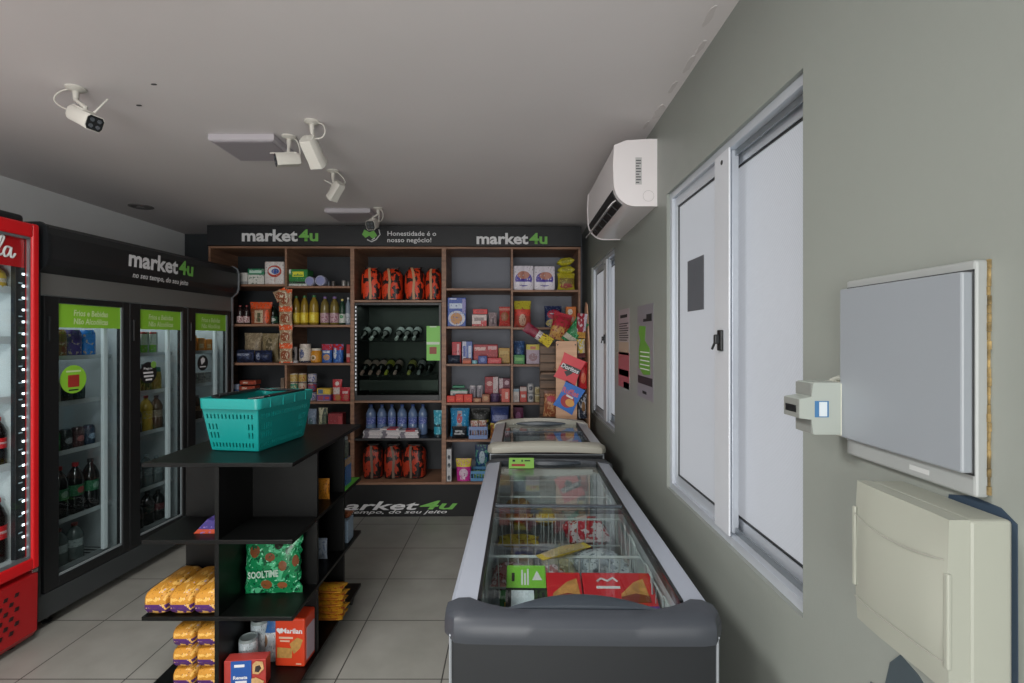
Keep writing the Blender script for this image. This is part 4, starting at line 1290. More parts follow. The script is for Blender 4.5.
put('R1', 4, 'pouch', 490, 504, 424, .02, 'cookie_bag', 'smaller yellow and brown cookie packet before the dark blue bag', 'bag', P('#a8763c', ('b', .7, 1, '#b8a23a'), ('n', '#7c4a2c', 5, .5)), d=.07)
put('R2', 4, 'box', 513.2, 523.5, 407.5, .10, 'purple_box', 'dark magenta box behind the far freezer beside the upright', 'box', P('#5c1f44', ('o', .5, .7, .25, .15, '#8f5a80'), ('s', .2, .8, .2, .4, '#7a3a64')), d=.08)
o = put('R1', 5, 'box', 445.9 + .6, 451.4, 449.5, .02, 'foil_box', 'tall narrow white box with dark print on the bottom right shelf', 'box', P('#b9babc', ('o', .5, .75, .3, .07, '#3a4048'), ('o', .5, .5, .3, .07, '#3a4048'), ('o', .5, .12, .3, .07, '#3a4048')), d=.06)
put('R1', 5, 'pouch', 456, 471, 459.5, .03, 'pink_pouch', 'magenta pouch with yellow top on the bottom right shelf', 'pouch', P('#b42c86', ('b', .64, 1, '#c4b23a'), ('o', .5, .36, .28, .2, '#c9b4c4'), ('s', .3, .6, .08, .18, '#d0c0cc')), gusset=True, flare=.08)
o_, X, Y, Z, w_, h, d = put('R1', 5, 'tray', 470.8, 490, 471.5, .03, 'blue_basket', 'blue plastic basket on the bottom right shelf beside the pink pouch', 'basket', mat('#4f86b0', .45), d=.16)
o = p_pouch(.12, .075, .06, P('#4a8a4c', ('n', '#8ab070', 5, .55)), 'green_packet', 55)
o.location = spt(X - .01, Y - .02, Z + .006)
tag(o, 'green packet lying in the blue basket on the bottom right shelf', 'packet')
put('R1', 5, 'pouch', 475, 489.5, 445.5, .20, 'blue_pouch', 'dark blue and green pouch behind the blue basket, bottom right shelf', 'pouch', P('#24446c', ('n', '#5c9a86', 6, .55), ('o', .5, .6, .2, .2, '#9ab0bc')), d=.06)

# ------------------------------------------------------------------ chips stand in front of the right bay
cs = thing('chips_stand', 'wooden chips display stand with beige front panel between freezer and shelves', 'display stand', (.43, 4.16, 0))
q = B()
for i in range(20):
    q.box(-.19, .17, .11, .122, .06 + i * .074, .06 + i * .074 + .066, .002)
q.out('slatted_back', SLAT, cs)
B().box(-.195, .175, .122, .132, .05, 1.56).out('backing_board', mat('#3a2c22', .6), cs)
B().box(-.20, .175, -.12, .135, 0, .05, .003).out('base', mat('#3b2d24', .6), cs)
B().box(-.075, .095, -.125, -.107, .05, 1.575, .002).out('front_panel', BEIGE, cs)
B().box(-.075, .095, -.107, .11, 1.33, 1.345).out('shelf', BEIGE, cs)
B().box(-.19, .17, -.06, .11, 1.30, 1.315).out('shelf', SLAT, cs)
B().box(-.19, .17, -.06, .11, .9, .915).out('shelf', SLAT, cs)
pts = [(.19, -.11 + .005 * i, 1.02 + .1 * i) for i in range(9)]
B().prism([(-.12, .05), (.13, .05), (.13, 1.6), (.10, 1.86), (.06, 1.9), (-.0, 1.88), (-.06, 1.7), (-.12, 1.55)], 'x', .19, .20).out('side_panel', BEIGE, cs)
q = B()
for sx_ in (-.062, .082):
    q.tube([(sx_, -.1275, 1.545), (sx_, -.125, 1.545)], .006, 10)
q.out('screw', BLACK, cs)


def cutout(nm, cx, cz, w_, h, ang, m, bow=.10):
    M = Matrix.Translation((cx, -.130, cz)) @ Matrix.Rotation(ang, 4, 'Y')
    out = []
    n = 10
    for k, (a, b2) in enumerate((((-1, 1), (1, 1)), ((1, 1), (1, -1)), ((1, -1), (-1, -1)), ((-1, -1), (-1, 1)))):
        for i in range(n):
            u = i / n
            x = a[0] + (b2[0] - a[0]) * u
            z = a[1] + (b2[1] - a[1]) * u
            pin = bow * math.sin(PI * u)
            if k in (1, 3):
                x *= 1 - pin
            else:
                z *= 1 - pin * .35
            out.append((x * w_ / 2, z * h / 2))
    q = B(M)
    q.prism(out, 'y', -.006, .004)
    return q.out(nm, m, cs), M


dc, M = cutout('bag_cutout', .035, 1.350, .19, .215, .42, mat('#cf3440', .4))
dc['label'] = 'red bag-shaped sign'
f = B(M)
f.prism([(-.035, -.035), (.04, .02), (.03, -.03), (.0, -.065)], 'y', -.0072, -.006)
f.out('print', BLACK, dc)
f = B(M)
f.prism([(-.085, -.005), (-.05, .028), (.085, .03), (.085, -.012), (-.05, -.02)], 'y', -.0078, -.007)
f.out('print', BLACK, dc)
text('Doritos', WHITE_INK, dc, M @ Vector((0, -.0082, .006)), '-y', width=.15, height=.036, bold=.03, extra=Matrix.Rotation(-.42, 4, 'Z'), shear=.1)
rc, M = cutout('bag_cutout', .030, 1.120, .175, .225, .50, mat('#1f6ac0', .4))
rc['label'] = 'blue bag-shaped sign'
text('Ruffles', mat('#c8606c', .5), rc, M @ Vector((-.01, -.0066, .045)), '-y', width=.135, height=.048, bold=.03, extra=Matrix.Rotation(-.36, 4, 'Z'))
f = B(M)
f.prism([(.0 + .055 * math.cos(2 * PI * i / 22), -.03 + .055 * math.sin(2 * PI * i / 22)) for i in range(22)], 'y', -.0066, -.006)
f.out('print', mat('#a8323c', .5), rc)
f = B(M)
f.prism([(.025 + .038 * math.cos(2 * PI * i / 22), -.035 + .03 * math.sin(2 * PI * i / 22)) for i in range(22)], 'y', -.0076, -.0066)
f.out('print', mat('#dca050', .5), rc)
f = B(M)
f.prism([(-.03, .0), (.03, .0), (.03, .016), (-.03, .016)], 'y', -.0082, -.0076)
f.out('print', WHITE_INK, rc)


def loose(nm, label, x, y, z, w_, h, d, rot, m, seed):
    o = pouch_bm(w_, h, d, seed, wr=.09).out(nm, m, None, True)
    o.location = (x, y, z)
    o.rotation_euler = rot
    return tag(o, label, 'chips bag', 'loose bags on the chips stand')


CX, CY = .43, 4.16
RB = P('#a8283a', ('b', .0, .45, '#b58a4c'), ('n', '#8a3a2c', 6, .56), ('b', .86, 1, '#b83a48'))
loose('chips_bag', 'red and gold chips bag standing on top of the chips stand', .385, 4.19, 1.585, .165, .235, .09, (-.2, .25, .1), RB, 91)
loose('chips_bag', 'green chips bag leaning to the right on top of the chips stand', .455, 4.12, 1.565, .12, .22, .08, (.1, .62, 0), P('#1f7040', ('n', '#5ca074', 6, .58), ('b', .1, .3, '#b9b4a4')), 92)
loose('chips_bag', 'dark red and white chips bag at the right of the stand top', .556, 4.09, 1.60, .085, .20, .07, (.05, .1, 0), P('#8c2434', ('n', '#b9a4a8', 5, .56), ('b', 0, .25, '#b58a44'), ('s', .7, 1, .3, 1, '#b9b0bc')), 93)
loose('chips_bag', 'dark red bag with yellow end sliding down left of the stand', .315, 4.02, 1.555, .085, .25, .05, (0, -.98, 0), P('#7c2038', ('b', 0, .4, '#c8b43a'), ('b', .4, .55, '#b9b4b4'), ('n', '#5a1a2c', 6, .6)), 94)
loose('chips_bag', 'brown and pink snack bag hanging low at the left of the stand', .31, 4.08, .96, .115, .21, .06, (0, .05, 0), P('#8a4c34', ('n', '#b58a62', 7, .5), ('o', .5, .7, .3, .12, '#a8404a'), ('b', .88, 1, '#6a4a3c')), 95)
loose('chips_bag', 'red bag at the right edge of the beige panel', .578, 4.10, 1.185, .07, .22, .05, (0, .04, 0), P('#b8282f', ('n', '#8a1c26', 5, .58), ('o', .5, .4, .3, .2, '#c86a50')), 96)
loose('chips_bag', 'yellow and white bag at the upper right of the beige panel', .572, 4.10, 1.44, .065, .15, .05, (0, -.05, 0), P('#c0a83c', ('n', '#b9b4a8', 5, .5), ('b', 0, .25, '#5c3038')), 97)
loose('chips_bag', 'black and white bag at the lower right of the beige panel', .575, 4.10, .94, .075, .20, .05, (0, 0, 0), P('#2a3040', ('n', '#a8acb4', 5, .52), ('o', .6, .5, .2, .2, '#7a5a3c')), 98)
# ------------------------------------------------------------------ chest freezers


def freezer(nm_label, loc, rz, W, L, H, capm, railm, handle_m, arch=0.0, fh=.068):
    """origin at the floor, centre of the front end; local +y runs away from the viewer"""
    t = thing('chest_freezer', nm_label, 'chest freezer', loc, rz)
    a = W / 2
    bm_ = mat('#1d2024', .42, .1)
    q = B()
    t_ = .045
    z0, z1 = .06, H - .055
    q.box(-a + .012, -a + t_, .03, L - .03, z0, z1)
    q.box(a - t_, a - .012, .03, L - .03, z0, z1)
    q.box(-a + t_, a - t_, .03, .03 + t_, z0, z1)
    q.box(-a + t_, a - t_, L - .03 - t_, L - .03, z0, z1)
    q.box(-a + t_, a - t_, .03 + t_, L - .03 - t_, z0, .30)
    body = q.out('body', bm_, t)
    q = B()
    i_ = .004
    q.box(-a + t_, -a + t_ + i_, .03 + t_, L - .03 - t_, .30, z1)
    q.box(a - t_ - i_, a - t_, .03 + t_, L - .03 - t_, .30, z1)
    q.box(-a + t_ + i_, a - t_ - i_, .03 + t_, .034 + t_, .30, z1)
    q.box(-a + t_ + i_, a - t_ - i_, L - .034 - t_, L - .03 - t_, .30, z1)
    q.box(-a + t_ + i_, a - t_ - i_, .034 + t_, L - .034 - t_, .30, .304)
    q.out('liner', mat('#b4bcc0', .45), t)
    q = B()
    q.tube([(-a + .012, .028, .06), (-a + .012, .028, z1)], .004, 8)
    q.tube([(a - .012, .028, .06), (a - .012, .028, z1)], .004, 8)
    q.tube([(-a + .01, .02, z1 - .003), (a - .01, .02, z1 - .003)], .003, 6)
    q.out('corner_trim', mat('#9aa0a6', .35, .3), t)
    q = B()
    for sx_ in (-1, 1):
        for yy in (.1, L - .1):
            q.tube([(sx_ * (a - .08), yy, 0), (sx_ * (a - .08), yy, .065)], .022, 12)
    q.out('caster', BLACK, t)
    # side rails sloping outwards
    for s in (-1, 1):
        q = B()
        prof = [(s * (a - .075), H - .008), (s * (a - .012), H - .014), (s * a, H - .030), (s * a, H - .062), (s * (a - .05), H - .062), (s * (a - .075), H - .035)]
        q.prism(prof, 'y', .075, L - .075)
        q.out('side_rail', railm, t)
        q = B()
        q.prism([(s * (a - .075), H - .006), (s * (a - .084), H - .006), (s * (a - .084), H - .04), (s * (a - .075), H - .04)], 'y', .10, L - .10)
        q.out('seal', BLACK, t)
    # end caps: rounded quarter profile swept across with rounded corners
    for end in (0, 1):
        q = B()
        rings = []
        nx = 24
        for i in range(nx + 1):
            u = -1 + 2 * i / nx
            x = u * (a + .006)
            edge = max(0, (abs(u) - .86) / .14)
            sy = .05 * edge ** 2.4
            sz_ = .018 * edge ** 2.4
            bow = .020 * (1 - u * u)
            ah = arch * (1 - abs(u) ** 2.2)
            yin = .108 - .062 * max(0, 1 - (u * 1.2) ** 4)
            ring = [(x, .0 + sy - bow * .2, H - fh + ah * .5), (x, -.004 + sy - bow * .2, H - fh * .75 + ah * .6), (x, -.003 + sy - bow * .2, H - fh * .36 - sz_ * .5 + ah * .8), (x, .004 + sy, H - .013 - sz_ + ah),
                    (x, .014 + sy * .95, H - .007 - sz_ + ah), (x, max(.045, .024 + sy), H - .003 - sz_ * .9 + ah), (x, yin, H - .006 - sz_ * .8 + ah), (x, yin, H - fh)]
            if end:
                ring = [(px, L - py, pz) for px, py, pz in ring]
            rings.append(ring)
        q.loft(rings)
        q.out('end_cap', capm, t, True)
    # sliding glass lids
    ym = .10 + (L - .20) * .5
    for k, (y0, y1, z) in enumerate(((.050, ym + .02, H - .014), (ym - .02, L - .050, H - .028))):
        q = B()
        q.box(-a + .085, a - .085, y0 + .012, y1 - .012, z, z + .005)
        lid = q.out('glass_lid', FGLASS, t)
        q = B()
        if k == 0:
            q.box(-a + .085, a - .085, y1 - .016, y1 + .002, z - .004, z + .009, .002)
        else:
            q.box(-a + .085, a - .085, y0, y0 + .016, z - .004, z + .009, .002)
        q.out('lid_bar', mat('#4c545c', .35, .3), lid)
        q = B()
        rings = []
        hw = (a - .085) * .74
        for i in range(21):
            u = -1 + 2 * i / 20
            k_ = 1 - u * u
            d = .046 * k_ + .003
            r2 = [(u * hw, 0, .0), (u * hw, 0, .004 + .012 * k_), (u * hw, d * .7, .006 + .019 * k_), (u * hw, d, .004 + .016 * k_), (u * hw, d + .004, .0)]
            yy0 = y0 - .004
            if k == 0:
                rings.append([(x, yy0 + y + .004, z + .003 + w3) for x, y, w3 in r2])
            else:
                rings.append([(x, y1 + .004 - y - .004, z + .003 + w3) for x, y, w3 in r2])
        q.loft(rings)
        q.out('handle', handle_m, lid, True)
    return t


FR = math.radians(-0.95)
F1 = (.182, 1.25, 0)
fz1 = freezer('long grey chest freezer with sliding glass lids, in the foreground', F1, FR, .705, 1.70, .90, mat('#3a3e45', .48), mat('#a2a8b4', .36, .1), mat('#383f47', .4))
F2 = (.208, 2.965, 0)
fz2 = freezer('shorter chest freezer with cream end cap behind the long one', F2, FR, .70, .95, .962, mat('#a9a79c', .4), mat('#b4b8bd', .35, .2), mat('#555e66', .35), arch=.022, fh=.05)


def fpt(x, y, z, F=F1):
    c, s = math.cos(FR), math.sin(FR)
    return (F[0] + x * c - y * s, F[1] + x * s + y * c, z)


WIRE = mat('#bcc6c8', .4)


def wire_basket(label, F, y0, y1, hw, zt, dep):
    t = thing('wire_basket', label, 'wire basket', fpt(0, (y0 + y1) / 2, zt - dep, F), FR, 'white wire baskets in the freezers')
    l = (y1 - y0) / 2
    q = B()
    q.tube([(-hw, -l, dep), (hw, -l, dep), (hw, l, dep), (-hw, l, dep), (-hw, -l, dep)], .0035, 6)
    q.tube([(-hw * .96, -l * .94, 0), (hw * .96, -l * .94, 0), (hw * .96, l * .94, 0), (-hw * .96, l * .94, 0), (-hw * .96, -l * .94, 0)], .003, 6)
    q.tube([(-hw, -l, dep * .55), (hw, -l, dep * .55), (hw, l, dep * .55), (-hw, l, dep * .55), (-hw, -l, dep * .55)], .002, 5)
    q.out('rim', WIRE, t)
    q = B()
    n = 15
    for i in range(1, n):
        x = -hw + 2 * hw * i / n
        q.tube([(x, -l, dep), (x * .96, -l * .94, 0), (x * .96, l * .94, 0), (x, l, dep)], .0016, 5)
    m_ = 7
    for i in range(1, m_):
        y = -l + 2 * l * i / m_
        q.tube([(-hw, y, dep), (-hw * .96, y * .94, 0), (hw * .96, y * .94, 0), (hw, y, dep)], .0016, 5)
    q.out('grid', WIRE, t)
    for s in (-1, 1):
        for y in (-l * .45, l * .45):
            q = B()
            q.tube([(s * (hw - .004), y - .045, dep - .12), (s * (hw - .006), y - .045, dep + .015), (s * (hw - .008), y - .035, dep + .026), (s * (hw - .008), y + .035, dep + .026), (s * (hw - .006), y + .045, dep + .015), (s * (hw - .004), y + .045, dep - .12)], .0032, 6)
            q.out('hanger', WIRE, t)
    return t


for i in range(4):
    wire_basket('white wire basket in the long freezer, %s from the viewer' % ('nearest', 'second', 'third', 'farthest')[i], F1, (.10, .605, .99, 1.30)[i], (.595, .98, 1.29, 1.58)[i], .282, .79, .26)
for i in range(2):
    wire_basket('white wire basket in the far freezer, %s one' % ('nearer', 'farther')[i], F2, .115 + i * .355, .45 + i * .355, .285, .83, .26)


def inside(o, label, cat, x, y, z, F=F1, rot=(0, 0, 0), group=None):
    o.location = fpt(x, y, z, F)
    o.rotation_euler = (rot[0], rot[1], rot[2] + FR)
    return tag(o, label, cat, group)


# long freezer, nearest basket
def flat_box(w_, d, h, m, nm):
    return B().box(-w_ / 2, w_ / 2, -d / 2, d / 2, 0, h, .003, 2).out(nm, m)


# lime and black price board standing on the boxes
t = thing('price_card_box', 'lime green and black box with white tree print in the long freezer', 'box', fpt(-.141, .30, .685), FR)
t.rotation_euler = (math.radians(-68), 0, FR)
B().box(-.068, .068, -.02, .02, 0, .245, .003).out('carton', mat('#7cc242', .45), t)
B().box(-.0685, .0685, -.0206, -.012, .0, .148).out('black_field', BLACK, t)
B().box(-.05, .025, -.0214, -.0206, .075, .138).out('white_panel', mat('#c9d4dc', .4), t)
q = B()
q.prism([(.02, .180), (.055, .180), (.0375, .22)], 'y', -.0208, -.02)
for i, (zz, ln) in enumerate(((.118, .07), (.128, .055), (.138, .075))):
    q.box(-.017 + i * .010, -.011 + i * .010, -.0208, -.02, .16, .16 + ln * .9)
q.out('print', WHITE_INK, t)
B().box(-.05, -.04, -.0208, -.02, .175, .21).out('print', BLACK_INK, t)
for i, (x, w_, lab) in enumerate(((-.013, .118, 'red frozen pie box beside the lime box in the long freezer'), (.170, .238, 'wider red frozen pie box at the right front of the long freezer'))):
    t = thing('frozen_pie_box', lab, 'box', fpt(x, .31, .685), FR)
    t.rotation_euler = (math.radians(-66), 0, FR)
    B().box(-w_ / 2, w_ / 2, -.018, .018, 0, .205, .003).out('carton', mat('#c9202c', .4), t)
    B().box(-w_ / 2, w_ / 2, -.0186, -.0178, .0, .075).out('purple_band', mat('#5c2a8a', .45), t)
    q = B()
    px_ = w_ * (.08 if i == 0 else .22)
    q.prism([(px_ - .052, .095), (px_ + .045, .095), (px_ + .04, .13), (px_ + .035, .18), (px_ + .0, .165), (px_ - .048, .12)], 'y', -.0192, -.018)
    q.out('pie_picture', mat('#c08a4c', .5, noise=.35, nscale=40), t)
    q = B()
    q.prism([(px_ - .054, .088), (px_ + .045, .088), (px_ + .045, .112), (px_, .122), (px_ - .050, .108)], 'y', -.0196, -.019)
    q.out('pie_filling', mat('#7a2a20', .5), t)
    if i == 1:
        q = B()
        q.tube([(-.07, -.0186, .168), (-.055, -.0186, .18), (-.035, -.0186, .17), (-.015, -.0186, .182), (.0, -.0186, .168)], .004, 5)
        q.out('print', WHITE_INK, t)
        B().box(-.075, .005, -.0188, -.018, .14, .15).out('print_line', WHITE_INK, t)
        q = B()
        for (x0, x1, zz) in ((-.09, -.02, .058), (-.01, .03, .058), (-.05, .02, .04)):
            q.box(x0, x1, -.0196, -.0186, zz, zz + .010)
        q.out('print_line', mat('#c9b8d8', .5), t)
inside(flat_box(.05, .14, .10, P('#b02a30', ('n', '#7a1c22', 5, .55)), 'red_carton'), 'red carton wedged at the left of the nearest freezer basket', 'carton', -.245, .26, .60)
for i in range(3):
    inside(flat_box(.17, .07, .045, P(('#3f8a3c', '#c8a830', '#3f8a4c')[i], ('s', .1, .7, .2, .8, ('#c8b43a', '#a8402c', '#c8b43a')[i]), ('n', '#5ca05c', 6, .62)), 'frozen_food_box'), 'green and yellow frozen food box behind the lime box, %s of the pile' % ('lowest', 'middle', 'topmost')[i], 'box', -.15, .553, .535 + i * .0465, group='green and yellow boxes')


def lying(w_, l, h, m, nm, seed, wr=.09):
    b = pouch_bm(w_, l, h, seed, wr=wr)
    b2 = b
    for v in b2.bm.verts:
        x, y, z = v.co
        v.co = (x, z - l / 2, -y + h / 2)
    return b2.out(nm, m, None, True)


CLEAR = P('#8f9ba4', ('n', '#b9c4ca', 5, .5), ('n', '#66727c', 9, .66), rough=.2)
MEAT = P('#a8777a', ('n', '#c9bcc0', 6, .52), ('n', '#8a3a40', 8, .62), rough=.25)
items = [
    ('frozen_meat_bag', 'pinkish frozen bag in clear wrap, left of the second freezer basket', -0.2, 0.7, 0.61, 0.15, 0.16, .11, MEAT, 0),
    ('frozen_meat_bag', 'pinkish frozen bag in clear wrap, second from left in the second freezer basket', -0.045, 0.7, 0.61, 0.13, 0.16, .10, MEAT, .2),
    ('dark_blue_bag', 'dark blue frozen bag in the middle of the long freezer', -0.0, 0.52, 0.6, 0.17, 0.12, .10, P('#25365c', ('n', '#3a5080', 5, .58), ('o', .5, .5, .3, .2, '#4a6090')), .0),
    ('clear_bag', 'crumpled clear bag on the right of the long freezer', 0.17, 0.79, 0.6, 0.2, 0.26, .13, CLEAR, .3),
    ('long_packet', 'brown and yellow long packet slanting across the freezer', 0.0, 0.6, 0.797, 0.05, 0.22, .03, P('#a8966a', ('b', .3, .7, '#b9a88a'), ('s', 0, 1, .4, .6, '#c8b03a')), -1.0),
    ('red_bag', 'red and white bag at the right of the third freezer basket', 0.15, 1.13, 0.6, 0.2, 0.22, .15, P('#b02434', ('n', '#c9c0c4', 5, .52)), .1),
    ('grey_tray_pack', 'grey tray pack at the left of the second freezer basket, behind the pink bag', -0.18, 0.88, 0.6, 0.16, 0.16, .07, P('#8f8c7c', ('o', .5, .5, .3, .3, '#6a685c'), ('n', '#a8a48f', 6, .6)), 0),
    ('grey_tray_pack', 'grey tray pack in the middle of the second freezer basket', -0.0, 0.88, 0.6, 0.15, 0.16, .07, P('#8a8a7c', ('o', .5, .5, .3, .3, '#64655c'), ('n', '#a8a48f', 6, .6)), 0),
    ('bread_bag', 'brown topped bread bag at the left of the farthest freezer basket', -0.17, 1.43, 0.6, 0.15, 0.2, .14, P('#8a6a44', ('n', '#b59a6a', 5, .5), ('n', '#5a3a26', 7, .62)), .1),
    ('yellow_packet', 'yellow packet in the middle of the farthest freezer basket', -0.03, 1.43, 0.6, 0.11, 0.2, .10, P('#b8963a', ('n', '#c9b46a', 5, .5)), 0),
    ('yellow_box', 'yellow flat packet at the far left of the long freezer', -0.17, 1.14, 0.6, 0.2, 0.1, .06, P('#b8a83c', ('n', '#8a6a2c', 6, .58)), 0),
]
for k, (nm, lab, x, y, z, w_, l, h, m, rz) in enumerate(items):
    inside(lying(w_, l, h, m, nm, 200 + k), lab, nm.split('_')[-1], x, y, z, rot=(0, 0, rz))
for i in range(3):
    inside(lying(.16, .24, .10, P(('#7c8a94', '#5a6e8a', '#8f8a80')[i], ('n', '#a8b4bc', 5, .52)), 'frozen_bag', 240 + i), 'pale frozen bag in the far freezer, %s' % ('at the left', 'in the middle', 'at the right')[i], 'bag', -.18 + i * .18, .32, .60, F2, group='frozen bags in the far freezer')
# small lime price card on the far end of the long freezer lids
t = thing('price_card', 'small lime green price card at the far end of the long freezer', 'price card', fpt(-.155, 1.545, .90), FR)
t.rotation_euler = (math.radians(48), 0, FR)
B().box(-.07, .07, -.032, .032, 0, .0012).out('card', LIME, t)
q = B()
for x0, x1, y0, y1 in ((-.05, -.035, .008, .02), (.0, .008, .008, .02), (.018, .05, .01, .018)):
    q.box(x0, x1, y0, y1, .0012, .0018)
q.out('print', BLACK_INK, t)
B().box(-.055, .02, -.02, -.006, .0012, .0018).out('print_band', mat('#8a3030', .5), t)
B().box(-.02, .02, -.006, .006, -.007, 0).out('clip', BLACK, t)
# ------------------------------------------------------------------ black island shelf
G0x, G1x, G0y, G1y = -1.572, -.93, 2.12, 3.08
gd = thing('island_shelf', 'black island shelf of crossed panels and boards in the middle of the floor', 'island shelf', ((G0x + G1x) / 2, (G0y + G1y) / 2, 0))
gw, gl = (G1x - G0x) / 2, (G1y - G0y) / 2
GB = mat('#040505', .42, 0, .3, noise=.12, nscale=14)
BZ = (1.07, .743, .417, .09)
for z in BZ:
    B().box(-gw, gw, -gl, gl, z - .018, z, .0015, 1).out('board', GB, gd)
PX = -.003
for z0, z1 in ((BZ[1], BZ[0] - .018), (BZ[2], BZ[1] - .018), (BZ[3], BZ[2] - .018)):
    B().box(PX - .009, PX + .009, -gl + .003, gl - .003, z0, z1).out('long_panel', GB, gd)
    for y in (-.19, .19):
        for s in (-1, 1):
            x0, x1 = sorted((PX + s * .009, s * (gw - .006)))
            B().box(x0, x1, y - .009, y + .009, z0, z1).out('cross_panel', GB, gd)
for x in (-gw + .06, gw - .04):
    for y in (-gl + .08, gl - .08):
        q = B()
        q.tube([(x - .012, y, .027), (x + .012, y, .027)], .027, 14)
        q.box(x - .018, x + .018, y - .02, y + .02, .05, .072, .002)
        q.out('caster', BLACK, gd)


def gput(o, label, cat, x, y, z, rz=0.0, group=None, rx=0.0):
    o.location = (x, y, z + .0005)
    o.rotation_euler = (rx, 0, rz)
    return tag(o, label, cat, group)


BREAD = P('#bd8530', ('b', .10, .46, '#4d2866'), ('n', '#dcae5c', 4, .58), ('n', '#b9a8b8', 8, .68))


def loaf(w_, l, h, seed):
    rg_ = random.Random(seed)
    pr = []
    for v, k in ((0, .35), (.02, .72), (.07, .93), (.16, 1), (.5, 1.01), (.84, 1), (.93, .93), (.98, .72), (1, .35)):
        pr.append((v * l, w_ / 2 * (.55 + .45 * k), h / 2 * k))
    b = B().sack(pr, 24, 4.2, rg_, .05)
    for v in b.bm.verts:
        x, y, z = v.co
        v.co = (x, z - l / 2, max(.0, -y + h / 2))
    return b.out('bread_pack', BREAD, None, True)


for i, x in enumerate((-1.518, -1.412, -1.306)):
    gput(loaf(.104, .27, .105, 300 + i), 'yellow and purple bread loaf pack, %s of three side by side on the island' % ('left', 'middle', 'right')[i], 'bread', x, 2.258, BZ[2], 0, 'bread packs side by side on the island')
for c in range(2):
    for k in range(3):
        gput(loaf(.096, .25, .088, 310 + c * 3 + k), 'yellow and purple bread pack on the bottom board, %s of the %s stack' % (('lowest', 'middle', 'topmost')[k], ('left', 'right')[c]), 'bread', (-1.415, -1.312)[c], 2.27, BZ[3] + k * .0885, 0, 'stacked bread packs at the bottom of the island')
o = B().prism([(-.0, .0), (.13, .0), (.11, .05), (.06, .062), (.02, .02)], 'y', -.045, .045).out('wafer_packet', P('#a8452c', ('b', .3, 1, '#3b3470'), ('n', '#7a6aa8', 6, .62)))
gput(o, 'small blue and orange packet alone on the upper left board of the island', 'packet', -1.395, 2.235, BZ[1])
CANDY = P('#177a4a', ('n', '#4fb080', 7, .55), ('n', '#0c4a30', 9, .60), ('n', '#8fd8b4', 14, .66), ('o', .2, .68, .085, .09, '#6f4228'), ('o', .47, .6, .085, .065, '#74422a'), ('o', .68, .46, .07, .08, '#74482e'), ('o', .88, .52, .05, .09, '#74422a'), ('o', .40, .16, .09, .08, '#85502f'), ('o', .66, .14, .08, .06, '#8f5434'), ('o', .6, .78, .07, .07, '#24201c'), ('o', .8, .86, .07, .08, '#201a1a'), rough=.18)
t = thing('candy_bag', 'shiny green candy bag with brown sweets standing on the middle board of the island', 'candy bag', (-1.108, 2.32, BZ[2] + .001), .06)
t.rotation_euler = (-.08, 0, .06)
pouch_bm(.255, .285, .07, 77, wr=.16, flare=.03).out('bag', CANDY, t, True)
text('SOOLTIME', mat('#a9c4b4', .4), t, (-.03, -.0455, .10), '-y', width=.135, height=.032, bold=.03, extra=Matrix.Rotation(.06, 4, 'Z'))
# biscuit box
t = thing('cracker_box', 'orange red cracker pack with white heart lettering on the bottom board of the island', 'box', (-1.018, 2.345, BZ[3] + .001), -.05)
B().box(-.07, .07, -.05, .06, 0, .222, .008, 3).out('carton', mat('#d2401f', .4), t)
text('Marilan', WHITE_INK, t, (.01, -.0505, .165), '-y', width=.098, height=.024, bold=.03)
q = B()
hp = []
for i in range(20):
    a = 2 * PI * i / 20
    hp.append((-.046 + .0010 * 16 * math.sin(a) ** 3, .165 + .0010 * (13 * math.cos(a) - 5 * math.cos(2 * a) - 2 * math.cos(3 * a) - math.cos(4 * a))))
q.prism(hp, 'y', -.0512, -.05)
q.out('heart_mark', WHITE_INK, t)
q = B()
q.prism([(.02, .06), (.048, .085), (.062, .125), (.035, .135), (.0, .105)], 'y', -.0512, -.05)
q.prism([(-.06, .04), (.01, .04), (.012, .085), (-.058, .088)], 'y', -.0509, -.05)
q.out('cracker_picture', mat('#b58a48', .6, noise=.2, nscale=60), t)
q = B()
q.box(-.05, .015, -.0512, -.05, .128, .137)
q.box(-.045, .0, -.0512, -.05, .114, .121)
q.box(.03, .055, -.0512, -.05, .012, .017)
q.out('print_line', mat('#d8b8a0', .5), t)
B().box(.0698, .0708, -.03, .05, .02, .17).out('side_table', mat('#b9a4b0', .5), t)
# blue and white packs and white cups
for i, (x, y, h) in enumerate(((-1.135, 2.39, .215), (-1.138, 2.50 - .0, .23))):
    if i:
        continue
    o = p_pouch(.095, h, .06, P('#b9c0c6', ('n', '#d4d8da', 5, .6), ('b', .62, 1, '#2c5f9c'), ('o', .3, .45, .16, .14, '#8a6a50')), 'milk_powder_bag', 401 + i, True)
    gput(o, 'blue topped white pouch left of the orange red cracker pack', 'pouch', x, y - .03, BZ[3])
o = p_pouch(.09, .22, .03, P('#aab4bc', ('b', .55, 1, '#2a568c')), 'milk_powder_bag', 403, True)
gput(o, 'blue topped white pouch behind the other blue and white pouch', 'pouch', -1.10, 2.393, BZ[3] + .0)
for i, (x, y, z) in enumerate(((-1.195, 2.268, 0), (-1.185, 2.353, 0))):
    o = p_can(.08, (.155, .19)[i], .08, P('#b4c2c8', ('n', '#cfd8dc', 5, .55), ('b', .93, 1, '#8a9696'), ('o', .4, .4, .2, .12, '#7a9ca8')), 'paper_roll')
    gput(o, ('white wrapped paper roll behind the blue and red pasta box', 'white wrapped paper roll standing farther back beside the centre panel')[i], 'paper roll', x, y, BZ[3])
t = thing('pasta_box', 'blue and red box with wafer picture at the front of the bottom board', 'box', (-1.155, 2.185, BZ[3] + .001), .10)
B().box(-.092, .092, -.028, .028, 0, .135, .003).out('carton', mat('#a83a34', .4), t)
